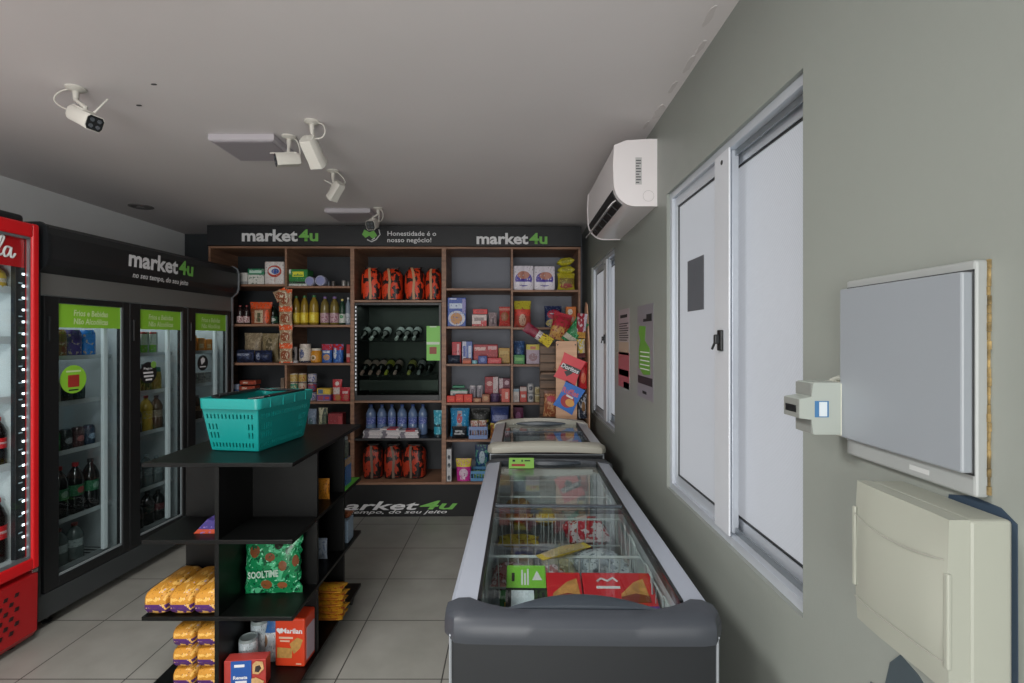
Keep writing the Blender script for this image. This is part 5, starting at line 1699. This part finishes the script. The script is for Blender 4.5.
B().box(-.06, .03, -.0326, -.0315, 0, .135).out('blue_panel', mat('#1f4f98', .4), t)
text('Renata', WHITE_INK, t, (-.018, -.033, .055), '-y', width=.062, height=.017, bold=.03)
q = B()
q.box(-.045, -.0, -.0332, -.0326, .105, .118)
q.box(-.04, .01, -.0332, -.0326, .026, .038)
q.out('print_line', WHITE_INK, t)
q = B()
q.prism([(.035, .07), (.06, .065), (.085, .09), (.08, .125), (.05, .13), (.035, .115)], 'y', -.0328, -.0315)
q.prism([(.03, .01), (.08, .005), (.085, .03), (.05, .05), (.03, .045)], 'y', -.0328, -.0315)
q.out('wafer_picture', mat('#c09a68', .6, noise=.2, nscale=50), t)
q = B()
q.prism([(.045, .08), (.062, .075), (.074, .095), (.066, .11), (.048, .105)], 'y', -.0334, -.0328)
q.out('cream_picture', mat('#2b2220', .6), t)
t.scale = (.94, 1, .88)
# middle compartment
o = p_pouch(.06, .11, .04, P('#d28a2c', ('n', '#8a4a1c', 6, .6)), 'orange_packet', 420)
gput(o, 'orange packet standing between the cross panels on the upper board', 'packet', -1.0, 2.66, BZ[1])
o = p_pouch(.06, .11, .035, P('#a8b4c4', ('n', '#7a8aa8', 5, .58)), 'white_packet', 421)
gput(o, 'pale blue packet standing between the cross panels on the middle board', 'packet', -1.02, 2.68, BZ[2])
for k in range(5):
    gput(lying(.17, .11, .036, P('#d0982c', ('n', '#b8502c', 6, .6), ('s', .2, .8, .3, .6, '#b8702c')), 'noodle_pack', 430 + k, .10), 'flat yellow noodle pack, %s of the stack between the cross panels' % ('lowest', 'second from bottom', 'middle', 'second from top', 'topmost')[k], 'noodles', -.985 + (k % 2) * .006, 2.70, BZ[3] + k * .0365, (.03, -.04, .05, 0, -.03)[k], 'stacked yellow noodle packs')
# far end
o = flat_box(.075, .10, .155, P('#3c6ca8', ('b', .75, 1, '#a88a6a'), ('s', .2, .8, .3, .6, '#8aa4c8')), 'blue_carton')
gput(o, 'blue carton at the far end of the upper island board', 'carton', -.995, 2.93, BZ[1])
o = p_jar(.07, .125, P('#5d645c', ('n', '#7a8074', 5, .55)), mat('#a9aeb0', .4), 'glass_jar')
gput(o, 'grey jar with white lid standing on the blue carton on the island', 'jar', -.995, 2.93, BZ[1] + .156)
o = flat_box(.08, .10, .13, P('#8fa4b8', ('s', .3, .7, .1, .8, '#4a6a9c')), 'white_carton')
gput(o, 'white and blue carton at the far end of the middle island board', 'carton', -.985, 2.93, BZ[2])
o = lying(.09, .11, .04, P('#9a5a38', ('n', '#6a3a24', 5, .55)), 'brown_packet', 440)
gput(o, 'brown packet lying on the white and blue carton on the island', 'packet', -.985, 2.93, BZ[2] + .131)
o = B().box(-.028, .028, -.13, .13, 0, .004, .001).out('shelf_label', mat('#5fc234', .4))
gput(o, 'lime green strip lying on the upper island board at its far right edge', 'label strip', -.962, 2.93, BZ[1])

# ------------------------------------------------------------------ teal shopping basket
tb = thing('shopping_basket', 'teal plastic shopping basket with black handles on the island top', 'shopping basket', (-1.268, 2.525, BZ[0] + .001), math.radians(-8))
TEAL = mat('#0a827e', .36)
bx, by, tx, ty, bh = .118, .188, .142, .228, .250


def wall(c0, c1, t0, t1, nh):
    """one tapered basket wall with rows of slots; c0,c1 bottom corners, t0,t1 top corners"""
    b = B()
    us = [0, .05]
    for i in range(nh):
        us += [.05 + .9 * (i + .42) / nh * 1.0, .05 + .9 * (i + 1) / nh]
    us += [1]
    rows = [(0, .07, 0), (.07, .17, 1), (.17, .27, 0), (.27, .40, 2), (.40, .46, 0), (.46, .59, 2), (.59, .70, 0), (.70, .80, 1), (.80, 1, 0)]
    vs = {}

    def vert(i, j, u, v):
        if (i, j) not in vs:
            p0 = Vector(c0).lerp(Vector(c1), u)
            p1 = Vector(t0).lerp(Vector(t1), u)
            vs[i, j] = b.v(*p0.lerp(p1, v))
        return vs[i, j]
    for j, (v0, v1, k) in enumerate(rows):
        for i in range(len(us) - 1):
            hole = i % 2 == 1 and 0 < i < len(us) - 2
            edge = us[i] < .24 or us[i + 1] > .78
            if hole and (k == 1 or (k == 2 and edge)):
                continue
            b.bm.faces.new((vert(i, j, us[i], v0), vert(i + 1, j, us[i + 1], v0), vert(i + 1, j + 1, us[i + 1], v1), vert(i, j + 1, us[i], v1)))
    o = b.out('slotted_wall', TEAL, tb)
    s = o.modifiers.new('thick', 'SOLIDIFY')
    s.thickness = .004
    s.offset = 0
    return o


cb = [(-bx, -by, .004), (bx, -by, .004), (bx, by, .004), (-bx, by, .004)]
ct = [(-tx, -ty, bh - .03), (tx, -ty, bh - .03), (tx, ty, bh - .03), (-tx, ty, bh - .03)]
for i in range(4):
    j = (i + 1) % 4
    wall(cb[i], cb[j], ct[i], ct[j], 13 if i % 2 == 0 else 22)


def rrect(a, d, r, z, n=6):
    out = []
    for cx_, cy_, a0 in ((a - r, d - r, 0), (-a + r, d - r, 90), (-a + r, -d + r, 180), (a - r, -d + r, 270)):
        for i in range(n + 1):
            t_ = math.radians(a0 + 90 * i / n)
            out.append((cx_ + r * math.cos(t_), cy_ + r * math.sin(t_), z))
    return out


B().loft([rrect(bx * .98, by * .98, .02, 0), rrect(bx + .002, by + .002, .02, .006), rrect(bx + .003, by + .003, .02, .014)]).out('bottom', TEAL, tb, True)
q = B()
lo = [rrect(tx + .002, ty + .002, .022, bh - .050), rrect(tx + .010, ty + .010, .028, bh - .048), rrect(tx + .013, ty + .013, .03, bh - .004), rrect(tx + .011, ty + .011, .03, bh),
      rrect(tx + .004, ty + .004, .025, bh), rrect(tx + .001, ty + .001, .022, bh - .01)]
q.loft(lo + [lo[0]], cap=False)
q.out('rim', TEAL, tb, True)
q = B()
for (x, y, dx, dy) in ((tx, 0, 1, 0), (-tx, 0, -1, 0)):
    for k in range(-3, 4, 2):
        q.box(x + dx * .008, x + dx * .0145, k * .05 - .002, k * .05 + .002, bh - .046, bh - .004)
q.out('rim_rib', TEAL, tb)
for s in (-1, 1):
    q = B()
    hx = s * (tx - .012)
    q.tube([(hx * .55, -ty + .03, bh - .006), (hx, -ty + .055, bh + .002), (hx, ty - .055, bh + .002), (hx * .55, ty - .03, bh - .006)], .007, 8)
    q.box(hx - .011, hx + .011, -ty + .09, ty - .09, bh - .006, bh + .009, .004)
    q.out('handle', BLACK, tb, True)
q = B()
q.tube([(-tx * .55, ty - .03, bh - .006), (0, ty - .024, bh - .002), (tx * .55, ty - .03, bh - .006)], .007, 8)
q.out('handle_bar', BLACK, tb, True)

# ------------------------------------------------------------------ black three-door drinks cooler on the left
CR = math.radians(-3.45)
CO = Vector((-2.552, 2.695, 0))
CL, CD = 1.70, .68
co = thing('drinks_cooler', 'long black three-door drinks cooler with lit-up sign header along the left wall', 'drinks cooler', tuple(CO), CR)
co['label'] = 'long black three-door drinks cooler with word mark header along the left wall'


def cpt(x, u, z):
    c, s = math.cos(CR), math.sin(CR)
    return (CO.x + x * c - u * s, CO.y + x * s + u * c, z)


DG = mat('#1d2124', .38)
GM = mat('#6d6e6c', .4, .25)
INT = mat('#9da5a8', .5)
q = B()
q.box(-CD, -CD + .04, 0.0, CL, .20, 1.95)
q.box(-CD + .04, -.05, 0, .03, .20, 1.95)
q.box(-CD + .04, -.05, CL - .03, CL, .20, 1.95)
q.box(-CD + .04, -.05, .03, CL - .03, .20, .232)
q.box(-CD + .04, -.05, .03, CL - .03, 1.90, 1.95)
q.out('cabinet', DG, co)
q = B()
q.box(-CD + .04, -CD + .046, .03, CL - .03, .232, 1.90)
q.box(-CD + .046, -.06, .03, .036, .232, 1.90)
q.box(-CD + .046, -.06, CL - .036, CL - .03, .232, 1.90)
for u in (.575, 1.135):
    q.box(-CD + .046, -.06, u - .004, u + .004, .232, 1.90)
q.out('liner', INT, co)
B().box(-.05, -.006, 0, CL, 1.835, 1.955, .002).out('upper_rail', GM, co)
B().box(-CD, -.004, 0, CL, .065, .20, .003).out('base_panel', mat('#3e4244', .4, .2), co)
prof = [(-CD, 1.955), (-.004, 1.955), (.040, 1.995), (.052, 2.03), (.053, 2.16), (.040, 2.20), (.01, 2.222), (-CD, 2.222)]
hdr = B().prism(prof, 'y', .012, CL - .012).out('header', mat('#222426', .35), co, False)
prof2 = [(-CD - .002, .20), (.0, .20), (.0, 1.955), (.044, 1.990), (.058, 2.028), (.059, 2.165), (.045, 2.207), (.012, 2.228), (-CD - .002, 2.228)]
for u in (0, CL - .012):
    B().prism([(x, z) for x, z in prof2], 'y', u - (.004 if u == 0 else 0), u + .012 + (.004 if u else 0)).out('end_panel', DG if u == 0 else mat('#8e9499', .35, .4), co)
logo(hdr, (.0535, .825, 2.118), '+x', .60, tagline=True, shear=.06, hscale=1.15)
q = B()
q.tube([(.0525, CL - .10, 2.03), (.0555, CL - .10, 2.03)], .008, 12)
q.out('lock', CHROME, hdr)
for x in (-.08, -CD + .08):
    for u in (.12, CL - .12):
        B().lathe([(.022, 0), (.026, .012), (.012, .02), (.012, .066)], (x, u, 0), 14).out('foot', BLACK, co, True)
DOORS = ((.03, .595), (.60, 1.135), (1.14, 1.675))
SH = (1.484, 1.215, .925, .525, .245)
FL = .085
for k, (u0, u1) in enumerate(DOORS):
    q = B()
    z0, z1 = .205, 1.832
    q.box(-.045, .0, u0, u0 + FL, z0, z1, .003)
    q.box(-.045, .0, u1 - .05, u1, z0, z1, .003)
    q.box(-.045, .0, u0 + FL, u1 - .05, z0, z0 + .055, .003)
    q.box(-.045, .0, u0 + FL, u1 - .05, z1 - .035, z1, .003)
    dr = q.out('door', BLACK, co)
    B().box(-.020, -.014, u0 + FL, u1 - .05, z0 + .055, z1 - .035).out('glass', DGLASS, dr)
    q = B()
    q.box(-.0135, -.008, u0 + FL, u1 - .05, z0 + .055, z0 + .068)
    q.box(-.0135, -.008, u1 - .058, u1 - .05, z0 + .055, z1 - .035)
    q.out('glass_edge', mat('#9aa4a8', .4, .3), dr)
    q = B()
    q.box(.0, .012, u0 + .02, u0 + .034, 1.58, 1.72, .003)
    q.out('hinge', BLACK, dr)
    sg = B().box(-.0138, -.0126, u0 + FL + .002, u1 - .052, 1.66, 1.795).out('green_sign', mat('#86bf35', .45), dr)
    mid = (u0 + FL + u1 - .05) / 2
    text('Frios e Bebidas\nNão Alcoólicas', mat('#c3dca0', .5), sg, (-.0124, mid, 1.722), '+x', width=.23, height=.085, bold=.025, shear=.1)
    zc = (1.36, 1.36, 1.40)[k]
    uc = u0 + FL + (.10, .085, .10)[k]
    r = (.082, .075, .062)[k]
    q = B()
    q.prism([(uc + r * math.cos(2 * PI * i / 28), zc + r * math.sin(2 * PI * i / 28)) for i in range(28)], 'x', -.0138, -.0126)
    st = q.out('round_sticker', mat('#86bf35', .45) if k == 0 else BLACK, dr)
    if k == 0:
        B().box(-.0125, -.0115, uc - .035, uc + .035, zc - .045, zc + .025).out('red_square', mat('#9a2f28', .5), st)
        q = B()
        q.box(-.0125, -.0115, uc - .045, uc + .045, zc + .042, zc + .052)
        q.out('print_line', mat('#c3dca0', .5), st)
        B().box(-.0125, -.0115, uc - .03, uc + .03, zc - .066, zc - .058).out('print_line', BLACK_INK, st)
    elif k == 1:
        q = B()
        q.prism([(uc + r * .6 + .024 * math.cos(2 * PI * i / 18), zc + r * .72 + .024 * math.sin(2 * PI * i / 18)) for i in range(18)], 'x', -.0125, -.0115)
        q.out('green_dot', LIME, st)
        text('Pague', WHITE_INK, st, (-.0122, uc - .005, zc + .028), '+x', width=.075, height=.02, bold=.02)
        q = B()
        for i, (a, b2) in enumerate(((-.045, .04), (-.04, .045), (-.025, .03))):
            q.box(-.0125, -.0115, uc + a, uc + b2, zc - .006 - i * .024, zc + .006 - i * .024)
        q.out('print_line', WHITE_INK, st)
    else:
        q = B()
        q.prism([(uc - .02, zc + .005), (uc - .025, zc + .03), (uc, zc + .045), (uc + .025, zc + .03), (uc + .02, zc + .008), (uc + .0, zc - .004), (uc - .012, zc - .014)], 'x', -.0125, -.0115)
        q.box(-.0125, -.0115, uc - .035, uc + .035, zc - .035, zc - .026)
        q.out('print', WHITE_INK, st)
    lo_ = area('cooler_fill', (-.30, (u0 + u1) / 2, 1.885), (0, 0, 0),   .35, .45, 3.4, (.95, 1, 1))  # unseen area light added above the shelves to brighten the drinks
    lo_.parent = co
    B().box(-.085, -.062, u1 - .125, u1 - .095, .26, 1.80, .004).out('lamp_tube', mat('#c4cdd0', .35, emit=.25), co)
    for i, z in enumerate(SH):
        q = B()
        a0, a1 = (u0 + .04, u1 - .02)
        for j in range(13):
            y = a0 + (a1 - a0) * j / 12
            q.box(-CD + .06, -.11, y - .002, y + .002, z - .012, z - .004)
        q.box(-.112, -.104, a0, a1, z - .014, z + .012)
        q.box(-CD + .06, -CD + .066, a0, a1, z - .012, z - .003)
        q.box(-.4, -.394, a0, a1, z - .016, z - .0121)
        q.out('wire_shelf', mat('#b4bcbe', .4, .3), co)


def cool(k, row, n, w_, h, mk, desc, cat, u_start=.10, gap=.012, x=-.17, group=True):
    u0 = DOORS[k][0]
    dn = ('nearest', 'middle', 'farthest')[k]
    rn = ('top', 'second', 'middle', 'fourth', 'bottom')[row]
    for i in range(n):
        o = mk(i)
        o.location = cpt(x, u0 + u_start + w_ / 2 + i * (w_ + gap), SH[row] + .0005 - .004)
        o.rotation_euler = (0, 0, PI / 2 + CR)
        de = desc(i) if callable(desc) else desc
        lab = '%s, %s on %s shelf behind %s cooler door' % (de, ordn[i], rn, dn)
        tag(o, lab, cat, ('%s %s shelf of the %s cooler door' % (cat + 's,', rn, dn)) if group else None)


DK = mat('#191b1c', .12)
cool(0, 0, 4, .085, .165, lambda i: p_bottle(.085, .17, mat(('#8a5434', '#8f5a3a', '#3c2f66', '#1f62a8')[i], .2), mat(('#8a8a86', '#8a8a86', '#5c5a70', '#3a6aa0')[i], .4), P(('#7c4a34', '#7c4c38', '#4a3c7c', '#2a74c0')[i], ('n', '#a89a8a', 5, .62)), 'juice_bottle', 'can'),
     lambda i: ('orange brown drink bottle', 'orange brown drink bottle', 'purple drink bottle', 'bright blue drink bottle')[i], 'drink')
cool(0, 1, 4, .068, .15, lambda i: p_bottle(.066, .15, mat(('#a9a698', '#b4b0a0', '#3a4246', '#2c3436')[i], .3, .3), None, P(('#b0ac9c', '#b4b0a2', '#2c3438', '#24383a')[i], ('s', .4, .6, 0, 1, ('#7c7a6c', '#7c7a6c', '#4a5458', '#4a5c5a')[i])), 'drink_can', 'can'),
     lambda i: ('silver tall drink can', 'silver tall drink can', 'dark drink can', 'dark drink can')[i], 'can')
cool(0, 2, 5, .066, .125, lambda i: p_bottle(.066, .125, mat(('#24345c', '#1f7a3c', '#2a2c2e', '#3a2c2c', '#2c3a4a')[i], .3, .3), None, P(('#23345f', '#1f8a44', '#24282a', '#402a2c', '#2a3c50')[i], ('o', .5, .5, .36, .2, ('#b0404a', '#5cb070', '#8a9094', '#a86a6a', '#8aa0b4')[i])), 'soda_can', 'can'),
     lambda i: ('dark blue soda can', 'green soda can', 'black soda can', 'dark red soda can', 'slate blue soda can')[i], 'can')
cool(0, 3, 4, .092, .31, lambda i: p_bottle(.092, .31, DK, mat(('#8a2a2c', '#8a2a2c', '#9a2c30', '#2a2c2e')[i], .4), P(('#2a5c40', '#2f6a48', '#2a6040', '#2a6a48')[i], ('o', .5, .5, .25, .3, ('#a86a5c', '#8aa494', '#a84a48', '#7a9a88')[i])), 'soda_bottle', 'pet'),
     'dark soda bottle with green label', 'bottle')
cool(0, 4, 3, .09, .22, lambda i: p_bottle(.09, .22, mat('#4f5a5a', .15), mat('#8a3c3c', .4), P('#a4b0b0', ('n', '#7a8a8a', 5, .6)), 'water_bottle', 'pet'), 'clear bottle with red cap and white label', 'bottle')
cool(1, 0, 4, .07, .17, lambda i: p_box(.066, .165, .06, P('#c4c9c4', ('b', .05, .42, '#6aac38'), ('b', .9, 1, '#a83a3c'), ('s', .75, 1, 0, 1, '#8a9490')), 'milk_carton'), 'white and green carton with red cap', 'carton')
cool(1, 1, 4, .085, .17, lambda i: p_pouch(.085, (.19, .18, .2, .17)[i], .05, P(('#3a7a4a', '#a8963a', '#5c6a34', '#9a8a34')[i], ('n', '#b8a85a', 6, .58), ('b', .8, 1, '#2f6a5c')), 'drink_pouch', 500 + i, True), 'green and yellow pouch', 'pouch')
cool(1, 2, 4, .085, .25, lambda i: p_bottle(.085, (.24, .2, .26, .25)[i], mat(('#1e1c1c', '#3a3430', '#b89a3c', '#5c4a3c')[i], .15), mat(('#8a3034', '#2c2e30', '#9a3c30', '#3a3c3e')[i], .4), P(('#a83c3c', '#8a8478', '#c0a848', '#8a8070')[i], ('n', '#b8b0a0', 5, .62)), 'juice_bottle', 'pet'),
     lambda i: ('black soda bottle with red label', 'brown drink bottle', 'yellow drink bottle', 'brown drink bottle with pale label')[i], 'bottle')
cool(1, 3, 4, .085, .22, lambda i: p_bottle(.085, (.2, .22, .23, .2)[i], mat('#5d6a6c', .15), mat('#7a8a90', .4), P('#8a9698', ('n', '#6a787a', 5, .5)), 'water_bottle', 'pet'), 'grey clear bottle', 'bottle')
cool(1, 4, 4, .09, .24, lambda i: p_bottle(.09, (.24, .2, .24, .22)[i], DK, mat('#2a2c2e', .4), P(('#5c2a30', '#40282c', '#2c3a34', '#5c3034')[i], ('n', '#7a5a58', 5, .62)), 'soda_bottle', 'pet'), 'dark soda bottle with dull red label', 'bottle')
cool(2, 0, 4, .085, .14, lambda i: p_box(.08, (.13, .14, .12, .11)[i], .08, P(('#3f7a4a', '#b8702c', '#c07a34', '#c07830')[i], ('s', .2, .8, .3, .6, '#c8a87c'), ('n', '#8a5a2c', 6, .62)), 'butter_box'), lambda i: ('green', 'orange', 'orange', 'orange')[i] + ' carton', 'carton')
cool(2, 1, 4, .08, .11, lambda i: p_box(.075, .10, .09, P('#a4a6a2', ('n', '#7a7c7c', 6, .52), ('b', .85, 1, '#8a8c8a')), 'cheese_tub'), 'grey and white tub', 'tub')
cool(2, 2, 3, .085, .2, lambda i: p_bottle(.08, .2, mat('#5c5048', .15), mat('#7a7270', .4), P('#8a6a50', ('n', '#a89078', 5, .6)), 'juice_bottle', 'pet'), 'brown drink bottle', 'bottle')

# ------------------------------------------------------------------ red glass-door fridge at the left edge
RO = Vector((-2.505, 2.655, 0))
rf = thing('red_fridge', 'tall red glass-door drinks fridge cut by the left edge', 'fridge', tuple(RO))
RED = mat('#d01a20', .32)
RW, RD = .70, .66
q = B()
q.box(-RD, -RD + .04, -RW, 0, .10, 2.19)
q.box(-RD + .04, -.06, -RW, -RW + .035, .10, 2.19)
q.box(-RD + .04, -.06, -.035, 0, .10, 2.19)
q.box(-RD + .04, -.06, -RW + .035, -.035, 2.14, 2.19)
q.box(-RD + .04, -.06, -RW + .035, -.035, .10, .44)
q.out('cabinet', RED, rf)
q = B()
q.box(-RD + .04, -RD + .045, -RW + .035, -.035, .44, 2.14)
q.box(-RD + .045, -.062, -.040, -.035, .44, 2.14)
q.box(-RD + .045, -.062, -RW + .035, -RW + .04, .44, 2.14)
q.box(-RD + .045, -.062, -RW + .04, -.040, .44, .445)
q.out('liner', mat('#c9d2d4', .4), rf)
B().box(-RD, -.05, -RW + .03, -.03, 2.19, 2.245, .02, 3).out('top_cover', mat('#1c1f22', .45), rf)
q = B()
fw = .042
q.box(-.055, .0, -fw, 0, .385, 2.20, .012, 3)
q.box(-.055, .0, -RW, -RW + fw, .385, 2.20, .012, 3)
q.box(-.055, -.001, -RW + fw - .01, -fw + .01, 2.125, 2.199, .012, 3)
q.box(-.055, -.001, -RW + fw - .01, -fw + .01, .386, .45, .012, 3)
rd = q.out('door', RED, rf)
B().box(-.032, -.026, -RW + fw, -fw, .45, 2.125).out('glass', GLASS, rd)
q = B()
q.box(-.026, -.010, -fw - .007, -fw, .45, 2.125)
q.box(-.026, -.006, -RW + fw, -fw - .012, .45, .462)
q.box(-.026, -.006, -RW + fw, -fw - .012, 2.113, 2.125)
q.out('glass_trim', mat('#8b9094', .3, .6), rd)
pn = B().box(-.0325, -.0322, -RW + fw + .01, -fw - .012, 1.965, 2.115).out('sign_panel', mat('#b3161c', .35, emit=.12), rf)
SILV = mat('#cfd3d2', .4)
text('Coca-Co', SILV, pn, (-.0257, -.37, 2.05), '+x', width=.33, height=.085, shear=.35, bold=.01)
q = B()


def stroke(pts):
    P_ = [Vector(p) for p in pts]
    out = []
    for i in range(len(P_) - 1):
        p0, p1, p2, p3 = P_[max(0, i - 1)], P_[i], P_[i + 1], P_[min(len(P_) - 1, i + 2)]
        for k in range(5):
            u = k / 5
            out.append(tuple(.5 * ((2 * p1) + (-p0 + p2) * u + (2 * p0 - 5 * p1 + 4 * p2 - p3) * u * u + (-p0 + 3 * p1 - 3 * p2 + p3) * u ** 3)))
    out.append(tuple(P_[-1]))
    q.tube(out, .0052, 6)


X_ = -.0255
stroke([(X_, -.21, 2.02), (X_, -.185, 2.055), (X_, -.165, 2.10), (X_, -.178, 2.105), (X_, -.192, 2.05), (X_, -.190, 2.012), (X_, -.172, 2.02)])
stroke([(X_, -.130, 2.055), (X_, -.152, 2.058), (X_, -.166, 2.03), (X_, -.158, 2.008), (X_, -.138, 2.025), (X_, -.128, 2.058), (X_, -.132, 2.02), (X_, -.122, 2.008), (X_, -.108, 2.03)])
q.out('lettering', SILV, pn, True)
for u in (-.066, -RW + .066):
    q = B()
    q.box(-.062, -.0345, u - .03, u + .022, .46, 2.11, .003)
    ch = q.out('light_channel', mat('#23282b', .35), rf)
    q = B()
    for i in range(24):
        z = .50 + i * .062
        q.box(-.0350, -.0330, u + .002, u + .016, z, z + .011, .002)
    q.out('led_dots', mat('#e8f2f6', .3, emit=3.0), ch)
    q = B()
    for i in range(17):
        z = .505 + i * .086
        q.box(-.0352, -.0335, u - .016, u + .004, z, z + .006)
    q.out('led_clip', mat('#8fa4ac', .3, emit=.4), ch)
RS_ = (1.86, 1.60, 1.29, .945)
for z in RS_:
    q = B()
    q.box(-RD + .06, -.105, -RW + .05, -.045, z - .014, z - .004)
    q.box(-.105, -.098, -RW + .05, -.045, z - .03, z + .008)
    q.out('shelf', mat('#c3ccd0', .4), rf)
lg = area('fridge_led', (-.10, -.35, 1.25), (0, PI / 2, 0), 1.4, .4, 3.4, (.9, .97, 1))
lg.parent = rf
q = B()
q.prism([(-.62, .03), (-.03, .03), (-.006, .06), (-.002, .36), (-.62, .36)], 'y', -RW + .01, -.012)
gr = q.out('lower_grille', mat('#a8161b', .4), rf)
q = B()
for r_ in range(6):
    for c in range(9):
        y = -.60 + c * .056 + (r_ % 2) * .028
        z = .12 + r_ * .036
        q.prism([(y - .012, z - .008), (y + .006, z - .010), (y + .012, z + .008), (y - .006, z + .010)], 'x', -.0045, .0)
q.out('vent_hole', mat('#2c0c0e', .7), gr)
B().box(-.05, -.012, -.03, .004, .362, .384, .004).out('hinge', CHROME, rf)
for y in (-.08, -RW + .08):
    for x in (-.09, -RD + .09):
        B().lathe([(.025, 0), (.028, .012), (.014, .02), (.014, .035)], (x, y, 0), 14).out('foot', BLACK, rf, True)
COLA = mat('#150e0e', .1)
COLL = P('#c01a22', ('b', .2, .8, '#c01a22'), ('s', .1, .9, .4, .6, '#c9a4a4'))


def rput(o, label, cat, y, z, x=-.145, group=None):
    o.location = (RO.x + x, RO.y + y, z)
    o.rotation_euler = (0, 0, PI / 2)
    return tag(o, label, cat, group)


for i, y in enumerate((-.079, -.165, -.25)):
    rput(p_bottle(.072, .25, COLA, mat('#b01c22', .4), COLL, 'cola_bottle', 'pet'), 'dark cola bottle with red label on the lowest rack, %s from the fridge edge' % ordn[i], 'bottle', y, RS_[3] - .003, group='cola bottles on the rack')
    rput(p_bottle(.08, .33, COLA, mat('#b01c22', .4), COLL, 'cola_bottle', 'pet'), 'large dark cola bottle with red label on the fridge floor, %s from the fridge edge' % ordn[i], 'bottle', y - .003, .446, group='cola bottles on the fridge floor')
    if i < 2:
        rput(p_bottle(.095, .115, mat('#c9b04a', .15), mat('#c4c8c4', .3), P('#c8a83a', ('b', .5, 1, '#c9c4b4')), 'yellow_bottle', 'oil'), 'yellow and white drink bottle on the top rack, %s from the fridge edge' % ordn[i], 'bottle', y - .02, RS_[0] - .003, group='yellow bottles on the top rack')
